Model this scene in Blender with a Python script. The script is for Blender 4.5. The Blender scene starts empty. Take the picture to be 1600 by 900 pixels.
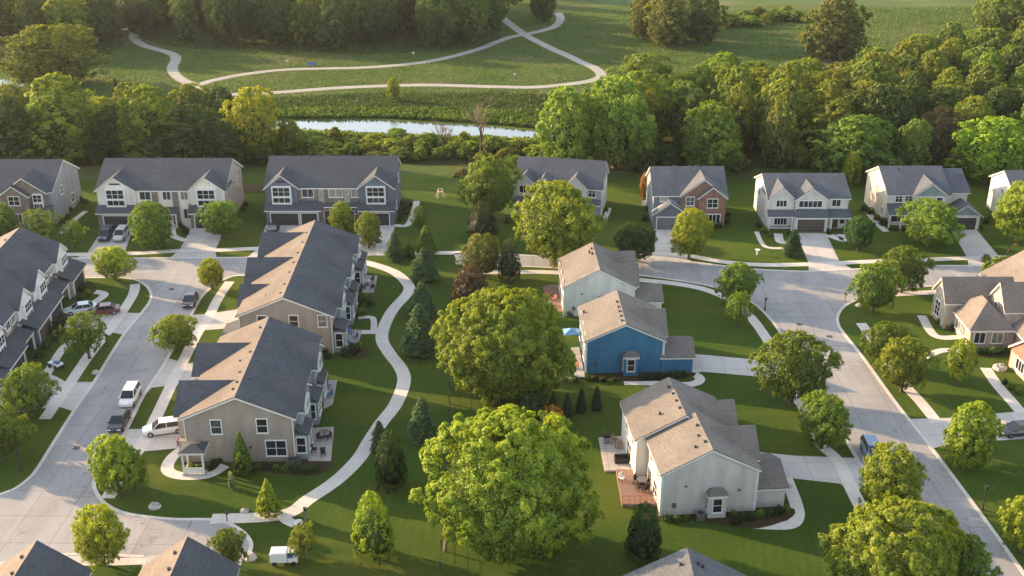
import bpy, math, random
import numpy as np
from mathutils import Vector, Matrix
from mathutils.geometry import tessellate_polygon
PI = math.pi
random.seed(4)
SC = bpy.context.scene
COL = SC.collection

# ------------------------------------------------------------------ camera
FPX, CAMH, PITCH = 1750.0, 69.0, math.radians(23.75)
cam_d = bpy.data.cameras.new('camera'); cam = bpy.data.objects.new('camera', cam_d); COL.objects.link(cam)
cam_d.sensor_width = 36; cam_d.lens = 36 * FPX / 1600; cam_d.clip_end = 6000; cam_d.clip_start = 1
cam.location = (0, 0, CAMH); cam.rotation_euler = (PI / 2 - PITCH, 0, 0)
SC.camera = cam

def G(x, y, z=0.0):
    """survey helper: photo position of something standing at height z -> place on the ground plan (metres)"""
    u = (x - 800) / FPX; v = (y - 450) / FPX
    dy = math.cos(PITCH) - v * math.sin(PITCH); dz = -math.sin(PITCH) - v * math.cos(PITCH)
    t = (z - CAMH) / dz
    return (u * t, dy * t)
def ZY(y, Y):
    v = (y - 450) / FPX
    return CAMH + Y * (-math.sin(PITCH) - v * math.cos(PITCH)) / (math.cos(PITCH) - v * math.sin(PITCH))
def pxm(Y, Z=0):
    return FPX / (Y * math.cos(PITCH) + (CAMH - Z) * math.sin(PITCH))

# ------------------------------------------------------------------ world and sun
SUN_EL, SUN_AZ = math.radians(15), math.radians(-66)      # azimuth clockwise from +Y
w = bpy.data.worlds.new('World'); SC.world = w; w.use_nodes = True
nt = w.node_tree; nt.nodes.clear()
sky = nt.nodes.new('ShaderNodeTexSky'); sky.sky_type = 'NISHITA'; sky.sun_disc = False
sky.sun_elevation = SUN_EL; sky.sun_rotation = SUN_AZ; sky.altitude = 200; sky.dust_density = 1.6; sky.air_density = 1.1
bg = nt.nodes.new('ShaderNodeBackground'); bg.inputs[1].default_value = SKY_STRENGTH = 0.44
wo = nt.nodes.new('ShaderNodeOutputWorld')
hs0 = nt.nodes.new('ShaderNodeHueSaturation'); hs0.inputs['Saturation'].default_value = .54
nt.links.new(sky.outputs[0], hs0.inputs['Color']); nt.links.new(hs0.outputs[0], bg.inputs[0]); nt.links.new(bg.outputs[0], wo.inputs[0])
sd = bpy.data.lights.new('sun', 'SUN'); sd.energy = 12.0; sd.angle = math.radians(0.6); sd.color = (1.0, 0.67, 0.36)
so = bpy.data.objects.new('sun', sd); COL.objects.link(so)
sdir = Vector((math.sin(SUN_AZ) * math.cos(SUN_EL), math.cos(SUN_AZ) * math.cos(SUN_EL), math.sin(SUN_EL)))
so.rotation_euler = sdir.to_track_quat('Z', 'Y').to_euler(); so.location = (-60, 60, 120)
SC.view_settings.view_transform = 'Standard'; SC.view_settings.look = 'None'; SC.view_settings.exposure = 0
SC.cycles.max_bounces = 6; SC.cycles.diffuse_bounces = 3; SC.cycles.transmission_bounces = 3
SC.cycles.volume_bounces = 0

# ------------------------------------------------------------------ materials
def nodes(name):
    m = bpy.data.materials.new(name); m.use_nodes = True
    t = m.node_tree; b = t.nodes['Principled BSDF']
    return m, t, b
def N(t, typ, **kw):
    n = t.nodes.new(typ)
    for k, v in kw.items(): setattr(n, k, v)
    return n
def noise(t, vec, scale, detail=4, rough=.55):
    n = N(t, 'ShaderNodeTexNoise'); n.inputs['Scale'].default_value = scale
    n.inputs['Detail'].default_value = detail; n.inputs['Roughness'].default_value = rough
    if vec is not None: t.links.new(vec, n.inputs['Vector'])
    return n.outputs['Fac']
def ramp(t, fac, stops):
    r = N(t, 'ShaderNodeValToRGB'); e = r.color_ramp.elements
    while len(e) < len(stops): e.new(0.5)
    for i, (p, c) in enumerate(stops):
        e[i].position = p; e[i].color = (*c, 1) if len(c) == 3 else c
    t.links.new(fac, r.inputs[0]); return r.outputs[0]
def mul(t, a, b, fac=1.0, mode='MULTIPLY'):
    m = N(t, 'ShaderNodeMix', data_type='RGBA', blend_type=mode); m.inputs[0].default_value = fac
    for s, v in ((6, a), (7, b)):
        if isinstance(v, tuple): m.inputs[s].default_value = (*v, 1)
        else: t.links.new(v, m.inputs[s])
    return m.outputs[2]
def mixf(t, f, a, b):
    m = N(t, 'ShaderNodeMix', data_type='RGBA'); t.links.new(f, m.inputs[0])
    for s, v in ((6, a), (7, b)):
        if isinstance(v, tuple): m.inputs[s].default_value = (*v, 1)
        else: t.links.new(v, m.inputs[s])
    return m.outputs[2]
def math2(t, op, a, b=None):
    m = N(t, 'ShaderNodeMath', operation=op)
    for i, v in enumerate((a, b)):
        if v is None: continue
        if isinstance(v, (int, float)): m.inputs[i].default_value = v
        else: t.links.new(v, m.inputs[i])
    return m.outputs[0]
def bump(t, b, h, strength=.5, dist=.05):
    n = N(t, 'ShaderNodeBump'); n.inputs['Strength'].default_value = strength; n.inputs['Distance'].default_value = dist
    t.links.new(h, n.inputs['Height']); t.links.new(n.outputs[0], b.inputs['Normal'])
def objv(t, out='Object'): return N(t, 'ShaderNodeTexCoord').outputs[out]
def mapping(t, vec, scale=(1, 1, 1), rot=(0, 0, 0)):
    m = N(t, 'ShaderNodeMapping'); m.inputs['Scale'].default_value = scale; m.inputs['Rotation'].default_value = rot
    t.links.new(vec, m.inputs['Vector']); return m.outputs[0]
def g3(v): return (v, v, v)
MAT = {}
def flat(name, c, rough=.7, metal=0, var=.12):
    if name in MAT: return MAT[name]
    m, t, b = nodes(name); v = objv(t)
    f = ramp(t, noise(t, v, 2.5), [(.3, g3(1 - var)), (.7, g3(1 + var))])
    t.links.new(mul(t, c, f), b.inputs['Base Color']); b.inputs['Roughness'].default_value = rough; b.inputs['Metallic'].default_value = metal
    MAT[name] = m; return m
def siding(name, c, pitch=.24):
    m, t, b = nodes(name); v = objv(t)
    sp = N(t, 'ShaderNodeSeparateXYZ'); t.links.new(v, sp.inputs[0])
    fr = math2(t, 'FRACT', math2(t, 'DIVIDE', sp.outputs[2], pitch))
    lap = ramp(t, fr, [(0, g3(.55)), (.2, g3(.98)), (1, g3(1.05))])
    dirt = ramp(t, noise(t, mapping(t, v, (1, 1, .25)), .9, 6), [(.3, g3(.80)), (.7, g3(1.10))])
    t.links.new(mul(t, mul(t, c, lap), dirt), b.inputs['Base Color']); b.inputs['Roughness'].default_value = .75
    bump(t, b, fr, .4, .03); MAT[name] = m; return m
def brick(name, c1, c2, mort, sc=1.0):
    m, t, b = nodes(name); v = objv(t)
    sp = N(t, 'ShaderNodeSeparateXYZ'); t.links.new(v, sp.inputs[0])
    cb = N(t, 'ShaderNodeCombineXYZ'); t.links.new(math2(t, 'ADD', sp.outputs[0], sp.outputs[1]), cb.inputs[0]); t.links.new(sp.outputs[2], cb.inputs[1])
    br = N(t, 'ShaderNodeTexBrick'); t.links.new(cb.outputs[0], br.inputs['Vector'])
    br.inputs['Color1'].default_value = (*c1, 1); br.inputs['Color2'].default_value = (*c2, 1); br.inputs['Mortar'].default_value = (*mort, 1)
    br.inputs['Scale'].default_value = 1; br.inputs['Brick Width'].default_value = .3 * sc; br.inputs['Row Height'].default_value = .11 * sc
    br.inputs['Mortar Size'].default_value = .012 * sc; br.inputs['Bias'].default_value = -.1
    d = ramp(t, noise(t, v, 1.3, 6), [(.3, g3(.75)), (.7, g3(1.2))])
    t.links.new(mul(t, br.outputs[0], d), b.inputs['Base Color']); b.inputs['Roughness'].default_value = .9
    MAT[name] = m; return m
def shingle(name, c, c2):
    m, t, b = nodes(name); v = objv(t)
    sp = N(t, 'ShaderNodeSeparateXYZ'); t.links.new(v, sp.inputs[0])
    cb = N(t, 'ShaderNodeCombineXYZ'); t.links.new(math2(t, 'ADD', sp.outputs[0], sp.outputs[1]), cb.inputs[0]); t.links.new(math2(t, 'MULTIPLY', sp.outputs[2], 2.0), cb.inputs[1])
    br = N(t, 'ShaderNodeTexBrick'); t.links.new(cb.outputs[0], br.inputs['Vector'])
    br.inputs['Color1'].default_value = (*c, 1); br.inputs['Color2'].default_value = (*c2, 1); br.inputs['Mortar'].default_value = (*[k * .55 for k in c], 1)
    br.inputs['Scale'].default_value = 1; br.inputs['Brick Width'].default_value = .42; br.inputs['Row Height'].default_value = .2
    br.inputs['Mortar Size'].default_value = .02; br.inputs['Mortar Smooth'].default_value = .5
    n1 = ramp(t, noise(t, v, 7, 5, .7), [(.3, g3(.72)), (.7, g3(1.28))])
    n2 = ramp(t, noise(t, mapping(t, v, (1, 1, .3)), .35, 5), [(.3, g3(.85)), (.7, g3(1.15))])
    t.links.new(mul(t, mul(t, br.outputs[0], n1), n2), b.inputs['Base Color'])
    b.inputs['Roughness'].default_value = .95; bump(t, b, noise(t, v, 14, 4), .6, .03)
    MAT[name] = m; return m
def concrete(name, c, joint=None, crack=0.0, uvj=None):
    m, t, b = nodes(name); v = objv(t)
    n1 = ramp(t, noise(t, v, .22, 7, .68), [(.3, g3(.86)), (.7, g3(1.09))])
    n2 = ramp(t, noise(t, v, 5, 5, .7), [(.25, g3(.88)), (.75, g3(1.1))])
    col = mul(t, mul(t, c, n1), n2)
    if joint:
        br = N(t, 'ShaderNodeTexBrick'); t.links.new(mapping(t, v, (1, 1, 1), (0, 0, joint[2])), br.inputs['Vector'])
        br.offset = 0; br.inputs['Scale'].default_value = 1; br.inputs['Brick Width'].default_value = joint[0]; br.inputs['Row Height'].default_value = joint[1]
        br.inputs['Mortar Size'].default_value = .05
        br.inputs['Color1'].default_value = (1, 1, 1, 1); br.inputs['Color2'].default_value = (.93, .93, .94, 1); br.inputs['Mortar'].default_value = (.68, .67, .66, 1)
        col = mul(t, col, br.outputs[0])
    if uvj:
        sp = N(t, 'ShaderNodeSeparateXYZ'); t.links.new(objv(t, 'UV'), sp.inputs[0])
        fr = math2(t, 'FRACT', math2(t, 'DIVIDE', sp.outputs[1], uvj))
        col = mul(t, col, ramp(t, fr, [(0, g3(.7)), (.06, g3(1)), (1, g3(1))]))
    if crack:
        vo = N(t, 'ShaderNodeTexVoronoi', feature='DISTANCE_TO_EDGE'); vo.inputs['Scale'].default_value = .09
        wv = N(t, 'ShaderNodeMix', data_type='VECTOR'); wv.inputs[0].default_value = .12
        ns = N(t, 'ShaderNodeTexNoise'); ns.inputs['Scale'].default_value = .6; t.links.new(v, ns.inputs['Vector'])
        t.links.new(v, wv.inputs[4]); sc = N(t, 'ShaderNodeVectorMath', operation='SCALE'); sc.inputs[3].default_value = 30; t.links.new(ns.outputs['Color'], sc.inputs[0])
        t.links.new(sc.outputs[0], wv.inputs[5]); t.links.new(wv.outputs[1], vo.inputs['Vector'])
        k = ramp(t, vo.outputs[0], [(0, g3(1 - crack)), (.007, g3(1)), (1, g3(1))])
        col = mul(t, col, k)
        ol = ramp(t, noise(t, v, .7, 3, .5), [(.66, g3(1)), (.74, g3(.82))])
        col = mul(t, col, ol)
        # tyre-worn streaks
        st = ramp(t, noise(t, mapping(t, v, (.5, .06, 1)), 1.0, 4), [(.35, g3(.92)), (.65, g3(1.05))])
        col = mul(t, col, st)
    t.links.new(col, b.inputs['Base Color']); b.inputs['Roughness'].default_value = .9
    bump(t, b, noise(t, v, 12, 3), .25, .01)
    MAT[name] = m; return m
def grass(name, stops, stripe=0.0, bsc=3.0, bd=.25, big=.05, rot=.1, blot=None):
    m, t, b = nodes(name); v = objv(t)
    f = math2(t, 'ADD', math2(t, 'MULTIPLY', noise(t, v, big, 6, .6), .65), math2(t, 'MULTIPLY', noise(t, v, 1.6, 5, .75), .35))
    col = ramp(t, f, stops)
    fine = ramp(t, noise(t, v, 9, 3, .8), [(.25, g3(.62)), (.75, g3(1.4))])
    col = mul(t, col, fine)
    if stripe:
        wv = N(t, 'ShaderNodeTexWave'); wv.inputs['Scale'].default_value = .32; wv.inputs['Distortion'].default_value = 5; wv.inputs['Detail'].default_value = 2
        wv.inputs['Detail Scale'].default_value = .25
        t.links.new(mapping(t, v, (1, 1, 1), (0, 0, rot)), wv.inputs['Vector'])
        col = mul(t, col, ramp(t, wv.outputs['Fac'], [(.3, g3(1 - stripe)), (.7, g3(1 + stripe))]))
    if blot:
        k = ramp(t, noise(t, mapping(t, v, (1, 2.2, 1)), .035, 5, .6), [(.5, g3(0)), (.68, g3(1))])
        col = mixf(t, k, col, mul(t, blot, fine))
    t.links.new(col, b.inputs['Base Color']); b.inputs['Roughness'].default_value = 1; b.inputs['Specular IOR Level'].default_value = .1
    b.inputs['Sheen Weight'].default_value = .10; b.inputs['Sheen Roughness'].default_value = .45; b.inputs['Sheen Tint'].default_value = (.75, .70, .10, 1)
    h = math2(t, 'ADD', noise(t, v, bsc, 4, .8), math2(t, 'MULTIPLY', noise(t, v, bsc * 4, 2, .8), .5))
    bump(t, b, h, 1.0, bd)
    MAT[name] = m; return m

M_lawn = grass('lawn_grass', [(.32, (.034, .084, .014)), (.5, (.054, .118, .016)), (.68, (.120, .155, .026))], blot=(.115, .150, .024), stripe=.035, bsc=6, bd=.2)
M_meadow = grass('meadow_grass', [(.3, (.044, .088, .024)), (.5, (.075, .130, .034)), (.72, (.135, .175, .055))], bsc=1.3, bd=.5, big=.03, blot=(.15, .150, .075))
M_bank = grass('bank_grass', [(.3, (.045, .085, .02)), (.5, (.08, .13, .025)), (.7, (.13, .17, .035))], bsc=1.2, bd=.5)
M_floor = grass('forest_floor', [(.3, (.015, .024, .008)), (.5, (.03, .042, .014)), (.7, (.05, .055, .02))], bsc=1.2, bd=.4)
M_mulch = grass('mulch', [(.3, (.03, .022, .014)), (.5, (.055, .04, .025)), (.7, (.04, .05, .02))], bsc=4, bd=.1)
M_road = concrete('road_concrete', (.36, .35, .35), joint=(4.4, 4.6, .02), crack=.35)
M_drive = concrete('driveway_concrete', (.55, .525, .50), joint=(3.0, 3.2, .03))
M_walk = concrete('sidewalk_concrete', (.66, .61, .56), uvj=1.5)
M_kerb = concrete('kerb_concrete', (.62, .58, .53), uvj=3.0)
M_trail = concrete('trail_gravel', (.36, .34, .31))
M_patio = concrete('patio_concrete', (.46, .41, .38), joint=(1.2, 1.2, .0))
M_deck = concrete('deck_boards', (.30, .19, .15), joint=(8, .16, .1))
M_dirt = concrete('bare_dirt', (.30, .20, .14))
S_navy = shingle('shingle_navy', (.064, .072, .088), (.088, .096, .112))
S_grey = shingle('shingle_grey', (.10, .108, .122), (.135, .143, .158))
S_tan = shingle('shingle_tan', (.175, .155, .138), (.215, .192, .172))
S_painted_sun = shingle('shingle_painted_sunlight', (.165, .135, .112), (.205, .17, .142))  # paler, warmer shingle: low sunlight painted into the colour of the left slopes
S_slate = shingle('shingle_slate', (.088, .098, .120), (.118, .128, .150))
W_grey = siding('siding_warm_grey', (.36, .31, .275))
W_cream = siding('siding_cream', (.84, .78, .71))
W_sage = siding('siding_pale_sage', (.62, .60, .57))
W_white = siding('siding_white', (.72, .70, .66))
W_peach = siding('siding_buff', (.62, .55, .45))
W_blue = siding('siding_blue', (.050, .20, .36))
W_slate = siding('siding_slate_blue', (.15, .17, .21))
W_lblue = siding('siding_light_blue_grey', (.30, .34, .38))
W_tan = siding('siding_tan', (.44, .38, .32))
B_red = brick('red_brick', (.22, .09, .065), (.30, .13, .09), (.30, .26, .23))
B_brown = brick('brown_brick', (.17, .12, .10), (.24, .18, .15), (.30, .27, .24))
B_tan = brick('tan_stone', (.34, .29, .24), (.46, .40, .34), (.40, .37, .33), 1.6)
M_trim = flat('white_trim', (.76, .76, .74), .5, var=.05)
M_dark = flat('dark_trim', (.03, .032, .035), .5)
M_bark = flat('bark', (.10, .075, .055), .95, var=.3)
M_twig = flat('dry_twigs', (.26, .19, .14), .95, var=.3)
M_gar_d = siding('garage_door_dark', (.040, .040, .045), .55)
M_gar_b = siding('garage_door_brown', (.10, .075, .07), .55)
M_gar_g = siding('garage_door_grey', (.17, .18, .17), .55)
M_door = flat('entry_door', (.10, .05, .04), .5)
M_wood = flat('weathered_wood', (.20, .155, .12), .9, var=.3)
M_redw = flat('red_stained_wood', (.36, .16, .10), .9, var=.2)
M_metal = flat('grey_metal', (.35, .36, .37), .35, .8)
M_rock = flat('rock', (.45, .42, .38), .95, var=.3)
M_tyre = flat('tyre_rubber', (.02, .02, .022), .9)
M_rim = flat('rim_metal', (.5, .5, .52), .3, .9)
M_lampw = flat('headlight_glass', (.7, .72, .75), .15)
M_lampr = flat('tail_light_glass', (.45, .02, .02), .2)
M_cush = flat('blue_cushion', (.08, .16, .35), .8)
M_black = flat('black_fabric', (.02, .02, .024), .8)
M_pink = flat('pink_blossom', (.62, .06, .22), .8)
M_orange = flat('orange_plastic', (.6, .2, .06), .5)
M_bsign = flat('blue_board', (.10, .17, .42), .6)

m, t, b = nodes('window_glass'); b.inputs['Roughness'].default_value = .06; b.inputs['IOR'].default_value = 1.55
oi_ = N(t, 'ShaderNodeObjectInfo')
bl_ = ramp(t, math2(t, 'ADD', oi_.outputs['Random'], math2(t, 'MULTIPLY', noise(t, objv(t), .9, 1), .3)), [(.55, (.015, .02, .028)), (.85, (.05, .06, .075)), (1.0, (.28, .27, .25))])
t.links.new(bl_, b.inputs['Base Color']); M_glass = m
m, t, b = nodes('water'); b.inputs['Base Color'].default_value = (.05, .06, .05, 1); b.inputs['Roughness'].default_value = .09; b.inputs['IOR'].default_value = 2.2
b.inputs['Specular IOR Level'].default_value = 1.0
b.inputs['Coat Weight'].default_value = .6; b.inputs['Coat Roughness'].default_value = .12
bump(t, b, noise(t, mapping(t, objv(t), (1, 2.5, 1)), 1.6, 3), .25, .05); M_water = m

# leaves: colour comes from the tree's own object colour times the tone of each leaf
m = bpy.data.materials.new('leaf'); m.use_nodes = True; t = m.node_tree; t.nodes.clear()
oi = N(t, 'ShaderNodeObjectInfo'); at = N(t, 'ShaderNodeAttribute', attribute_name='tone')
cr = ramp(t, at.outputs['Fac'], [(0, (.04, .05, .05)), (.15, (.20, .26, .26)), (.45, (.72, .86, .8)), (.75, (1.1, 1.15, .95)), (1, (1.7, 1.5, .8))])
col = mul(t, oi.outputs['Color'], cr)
rv = N(t, 'ShaderNodeMapRange'); t.links.new(oi.outputs['Random'], rv.inputs[0]); rv.inputs[3].default_value = .82; rv.inputs[4].default_value = 1.2
hs = N(t, 'ShaderNodeHueSaturation'); t.links.new(col, hs.inputs['Color']); t.links.new(rv.outputs[0], hs.inputs['Value'])
rh = N(t, 'ShaderNodeMapRange'); t.links.new(oi.outputs['Random'], rh.inputs[0]); rh.inputs[3].default_value = .49; rh.inputs[4].default_value = .51; t.links.new(rh.outputs[0], hs.inputs['Hue'])
d = N(t, 'ShaderNodeBsdfDiffuse'); t.links.new(hs.outputs[0], d.inputs[0])
tr = N(t, 'ShaderNodeBsdfTranslucent'); t.links.new(mul(t, hs.outputs[0], (1.25, 1.15, .5)), tr.inputs[0])
gl = N(t, 'ShaderNodeBsdfGlossy'); gl.inputs['Roughness'].default_value = .45; gl.inputs[0].default_value = (.5, .55, .5, 1)
mx = N(t, 'ShaderNodeMixShader'); mx.inputs[0].default_value = .48; t.links.new(d.outputs[0], mx.inputs[1]); t.links.new(tr.outputs[0], mx.inputs[2])
mx2 = N(t, 'ShaderNodeMixShader'); mx2.inputs[0].default_value = .04; t.links.new(mx.outputs[0], mx2.inputs[1]); t.links.new(gl.outputs[0], mx2.inputs[2])
ou = N(t, 'ShaderNodeOutputMaterial'); t.links.new(mx2.outputs[0], ou.inputs[0]); M_leaf = m

# ------------------------------------------------------------------ object helpers
def link(name, mesh, mat=None, parent=None, label=None):
    o = bpy.data.objects.new(name, mesh); COL.objects.link(o)
    if mat is not None and not mesh.materials: mesh.materials.append(mat)
    if parent is not None: o.parent = parent
    if label: o['label'] = label
    return o
def empty(name, loc, rz, label, cat, group=None):
    o = bpy.data.objects.new(name, None); COL.objects.link(o); o.location = loc; o.rotation_euler = (0, 0, rz)
    o.empty_display_size = .5; o['label'] = label; o['category'] = cat
    if group: o['group'] = group
    return o
def tag(o, label=None, cat=None, group=None, kind=None):
    if label: o['label'] = label
    if cat: o['category'] = cat
    if group: o['group'] = group
    if kind: o['kind'] = kind
    return o
class MB:
    def __init__(s): s.v = []; s.f = []
    def add(s, vs, fs):
        n = len(s.v); s.v += [tuple(q) for q in vs]; s.f += [tuple(i + n for i in f) for f in fs]; return s
    def box(s, x0, x1, y0, y1, z0, z1):
        return s.add([(x0, y0, z0), (x1, y0, z0), (x1, y1, z0), (x0, y1, z0), (x0, y0, z1), (x1, y0, z1), (x1, y1, z1), (x0, y1, z1)],
                     [(0, 3, 2, 1), (4, 5, 6, 7), (0, 1, 5, 4), (1, 2, 6, 5), (2, 3, 7, 6), (3, 0, 4, 7)])
    def extr(s, sec, a0, a1, axis):
        """section points (c,z) extruded along axis 'x' or 'y'"""
        n = len(sec)
        f = (lambda a, c, z: (a, c, z)) if axis == 'x' else (lambda a, c, z: (c, a, z))
        vs = [f(a0, c, z) for c, z in sec] + [f(a1, c, z) for c, z in sec]
        fs = [(i, (i + 1) % n, n + (i + 1) % n, n + i) for i in range(n)] + [tuple(range(n))[::-1], tuple(range(n, 2 * n))]
        return s.add(vs, fs)
    def pent(s, c0, c1, a0, a1, ze, zr, axis, z0=0):
        c = (c0 + c1) / 2
        return s.extr([(c0, z0), (c1, z0), (c1, ze), (c, zr), (c0, ze)], a0, a1, axis)
    def chev(s, c, hw, a0, a1, zr, sl, t0, t1, axis):
        z = zr - sl * hw
        # two slabs meeting on the ridge: keep sections convex
        s.extr([(c - hw, z - t1), (c, zr - t1), (c, zr - t0), (c - hw, z - t0)], a0, a1, axis)
        return s.extr([(c, zr - t1), (c + hw, z - t1), (c + hw, z - t0), (c, zr - t0)], a0, a1, axis)
    def tube(s, p0, p1, r0, r1, n=8):
        p0 = Vector(p0); p1 = Vector(p1); d = (p1 - p0).normalized()
        a = d.orthogonal().normalized(); b2 = d.cross(a)
        vs = [p0 + (a * math.cos(k * 2 * PI / n) + b2 * math.sin(k * 2 * PI / n)) * r0 for k in range(n)]
        vs += [p1 + (a * math.cos(k * 2 * PI / n) + b2 * math.sin(k * 2 * PI / n)) * r1 for k in range(n)]
        fs = [(k, (k + 1) % n, n + (k + 1) % n, n + k) for k in range(n)] + [tuple(range(n))[::-1], tuple(range(n, 2 * n))]
        return s.add(vs, fs)
    def mesh(s, name):
        me = bpy.data.meshes.new(name); me.from_pydata(s.v, [], s.f); me.update(); return me
    def recalc(s, name):
        import bmesh
        me = s.mesh(name); bm = bmesh.new(); bm.from_mesh(me); bmesh.ops.recalc_face_normals(bm, faces=bm.faces); bm.to_mesh(me); bm.free(); return me

# ------------------------------------------------------------------ ground plan
def smooth(P, closed=False, sub=6):
    n = len(P); out = []
    rng = range(n) if closed else range(n - 1)
    for i in rng:
        p0 = P[(i - 1) % n] if closed or i > 0 else P[0]; p1 = P[i]; p2 = P[(i + 1) % n]
        p3 = P[(i + 2) % n] if closed or i + 2 < n else P[-1]
        for k in range(sub):
            u = k / sub
            out.append(tuple(.5 * ((2 * p1[j]) + (-p0[j] + p2[j]) * u + (2 * p0[j] - 5 * p1[j] + 4 * p2[j] - p3[j]) * u * u + (-p0[j] + 3 * p1[j] - 3 * p2[j] + p3[j]) * u ** 3) for j in (0, 1)))
    if not closed: out.append(P[-1])
    return out
def sheet(name, pts, z, mat, world=False, sm=0, thick=0.0):
    P = list(pts) if world else [G(*q) for q in pts]
    if sm: P = smooth(P, True, sm)
    tris = tessellate_polygon([[Vector((x, y, 0)) for x, y in P]])
    mb = MB(); n = len(P)
    vs = [(x, y, z) for x, y in P]; fs = [tuple(q) for q in tris]
    if thick:
        vs += [(x, y, z - thick) for x, y in P]; fs += [(i, (i + 1) % n, n + (i + 1) % n, n + i) for i in range(n)]
    mb.add(vs, fs); me = mb.recalc(name)
    for pl in me.polygons:
        if not thick and pl.normal.z < 0: me.flip_normals(); break
    o = link(name, me, mat); return tag(o, kind='structure')
def ribbon(name, pts, width, z, mat, world=False, sub=6, thick=0.0):
    P = list(pts) if world else [G(*q) for q in pts]
    P = smooth(P, False, sub); n = len(P); vs = []; uv = []; L = 0
    for i, p in enumerate(P):
        a = Vector(P[max(0, i - 1)]); c = Vector(P[min(n - 1, i + 1)]); d = (c - a).normalized(); nn = Vector((-d.y, d.x)) * width / 2
        if i: L += (Vector(p) - Vector(P[i - 1])).length
        vs += [(p[0] + nn.x, p[1] + nn.y, z), (p[0] - nn.x, p[1] - nn.y, z)]; uv += [(0, L), (width, L)]
    fs = [(2 * i, 2 * i + 1, 2 * i + 3, 2 * i + 2) for i in range(n - 1)]
    m0 = len(vs)
    if thick:
        vs += [(x, y, q - thick) for x, y, q in vs]; uv = uv + uv
        fs += [(2 * i, 2 * i + 2, m0 + 2 * i + 2, m0 + 2 * i) for i in range(n - 1)] + [(2 * i + 1, m0 + 2 * i + 1, m0 + 2 * i + 3, 2 * i + 3) for i in range(n - 1)]
    me = bpy.data.meshes.new(name); me.from_pydata(vs, [], fs); me.update()
    l = me.uv_layers.new(name='UVMap')
    for lp in me.loops: l.data[lp.index].uv = uv[lp.vertex_index]
    if me.polygons[0].normal.z < 0: me.flip_normals()
    o = link(name, me, mat); return tag(o, kind='structure')

gm = MB(); nx = 40
gm.add([(-2500, -300, 0), (2500, -300, 0), (2500, 4500, 0), (-2500, 4500, 0)], [(0, 1, 2, 3)])
tag(link('ground', gm.mesh('ground'), M_meadow), kind='structure')
sheet('lawn', [(-140, 20), (140, 20), (140, 206), (90, 208), (40, 209), (10, 211), (-20, 213), (-45, 212), (-80, 210), (-140, 206)], .004, M_lawn, world=True)
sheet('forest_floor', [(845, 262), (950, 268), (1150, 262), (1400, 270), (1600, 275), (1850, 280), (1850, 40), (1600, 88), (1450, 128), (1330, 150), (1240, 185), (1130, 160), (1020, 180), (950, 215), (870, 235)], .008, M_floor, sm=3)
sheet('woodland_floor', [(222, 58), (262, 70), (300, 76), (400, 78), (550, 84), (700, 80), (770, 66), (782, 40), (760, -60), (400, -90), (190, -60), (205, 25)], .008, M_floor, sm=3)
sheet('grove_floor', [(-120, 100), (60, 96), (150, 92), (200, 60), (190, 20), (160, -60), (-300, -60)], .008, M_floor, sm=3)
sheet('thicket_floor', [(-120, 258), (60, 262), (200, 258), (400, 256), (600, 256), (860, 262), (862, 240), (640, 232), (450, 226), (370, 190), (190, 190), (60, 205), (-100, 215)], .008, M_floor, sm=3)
sheet('river_bank', [(300, 176), (430, 178), (560, 172), (700, 172), (850, 176), (900, 205), (860, 232), (700, 226), (560, 220), (450, 212), (300, 204)], .008, M_bank, sm=3)
sheet('river', [(140, 178), (250, 186), (350, 190), (456, 189), (509, 187), (587, 187.5), (666, 192), (744, 196), (800, 201), (850, 208), (900, 216), (850, 217), (775, 215), (712, 213), (619, 212), (525, 208), (462, 203), (350, 204), (250, 202), (140, 193)], .016, M_water, sm=3)
sheet('pond', [(-40, 128), (10, 124), (42, 123), (48, 128), (30, 136), (-20, 146)], .016, M_water, sm=3)
sheet('bare_ground', [(1268, 96), (1325, 94), (1320, 112), (1290, 112)], .012, M_dirt, sm=3)
sheet('far_field', [(1120, 9), (1250, 6), (1700, 2), (1700, -80), (880, -90), (900, 0), (1000, 6)], .008, grass('far_field_grass', [(.3, (.05, .105, .042)), (.5, (.080, .145, .058)), (.7, (.115, .18, .07))], blot=(.16, .17, .09), stripe=.05, bsc=1.0, bd=.4), sm=3)

# meadow trails
ribbon('meadow_trail', [(193, 45), (212, 48), (209, 59), (225, 71), (266, 83), (275, 92), (269, 106), (276, 119), (294, 130), (312, 143), (331, 149), (406, 145), (431, 144.5), (525, 137.5), (619, 133.5), (681, 133), (775, 135.5), (837, 136), (900, 130), (930, 124), (940, 117), (927, 105), (910, 98), (885, 86), (862, 76), (825, 57), (804, 43), (785, 28), (770, 18)], 2.9, .012, M_trail)
ribbon('meadow_trail_branch', [(280, 124), (308, 132), (331, 126), (375, 117), (437, 109.5), (500, 107), (556, 106), (619, 102), (681, 94), (744, 78), (775, 66), (800, 57.5), (825, 53), (850, 47), (867, 41), (876, 30), (872, 20)], 2.7, .016, M_trail)
ribbon('meadow_trail_spur', [(318, 140), (306, 146), (290, 153), (296, 160)], 2.4, .020, M_trail)
# left street, loop and cul-de-sac
sheet('left_street', [(60, 404), (200, 403.5), (330, 403), (395, 402), (440, 402), (500, 404), (500, 430), (395, 430), (368, 431), (350, 437), (330, 450), (315, 464), (301, 488), (284, 517), (267, 543), (255, 572), (225, 617), (198, 671), (178, 705), (160, 730), (151, 741), (147, 755), (149, 766), (157, 779), (170, 791), (200, 803), (264, 811), (330, 812), (355, 817), (379, 831), (392, 848), (390, 864), (375, 885), (330, 895), (240, 872), (125, 866), (60, 870), (-10, 885), (-160, 960), (-260, 880), (-40, 792), (0, 773), (23, 764), (45, 748), (60, 730), (85, 690), (117, 640), (147, 597), (195, 521), (222, 488), (236, 467), (233, 452), (222, 442), (205, 436), (175, 434), (60, 434)], .012, M_road)
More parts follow.
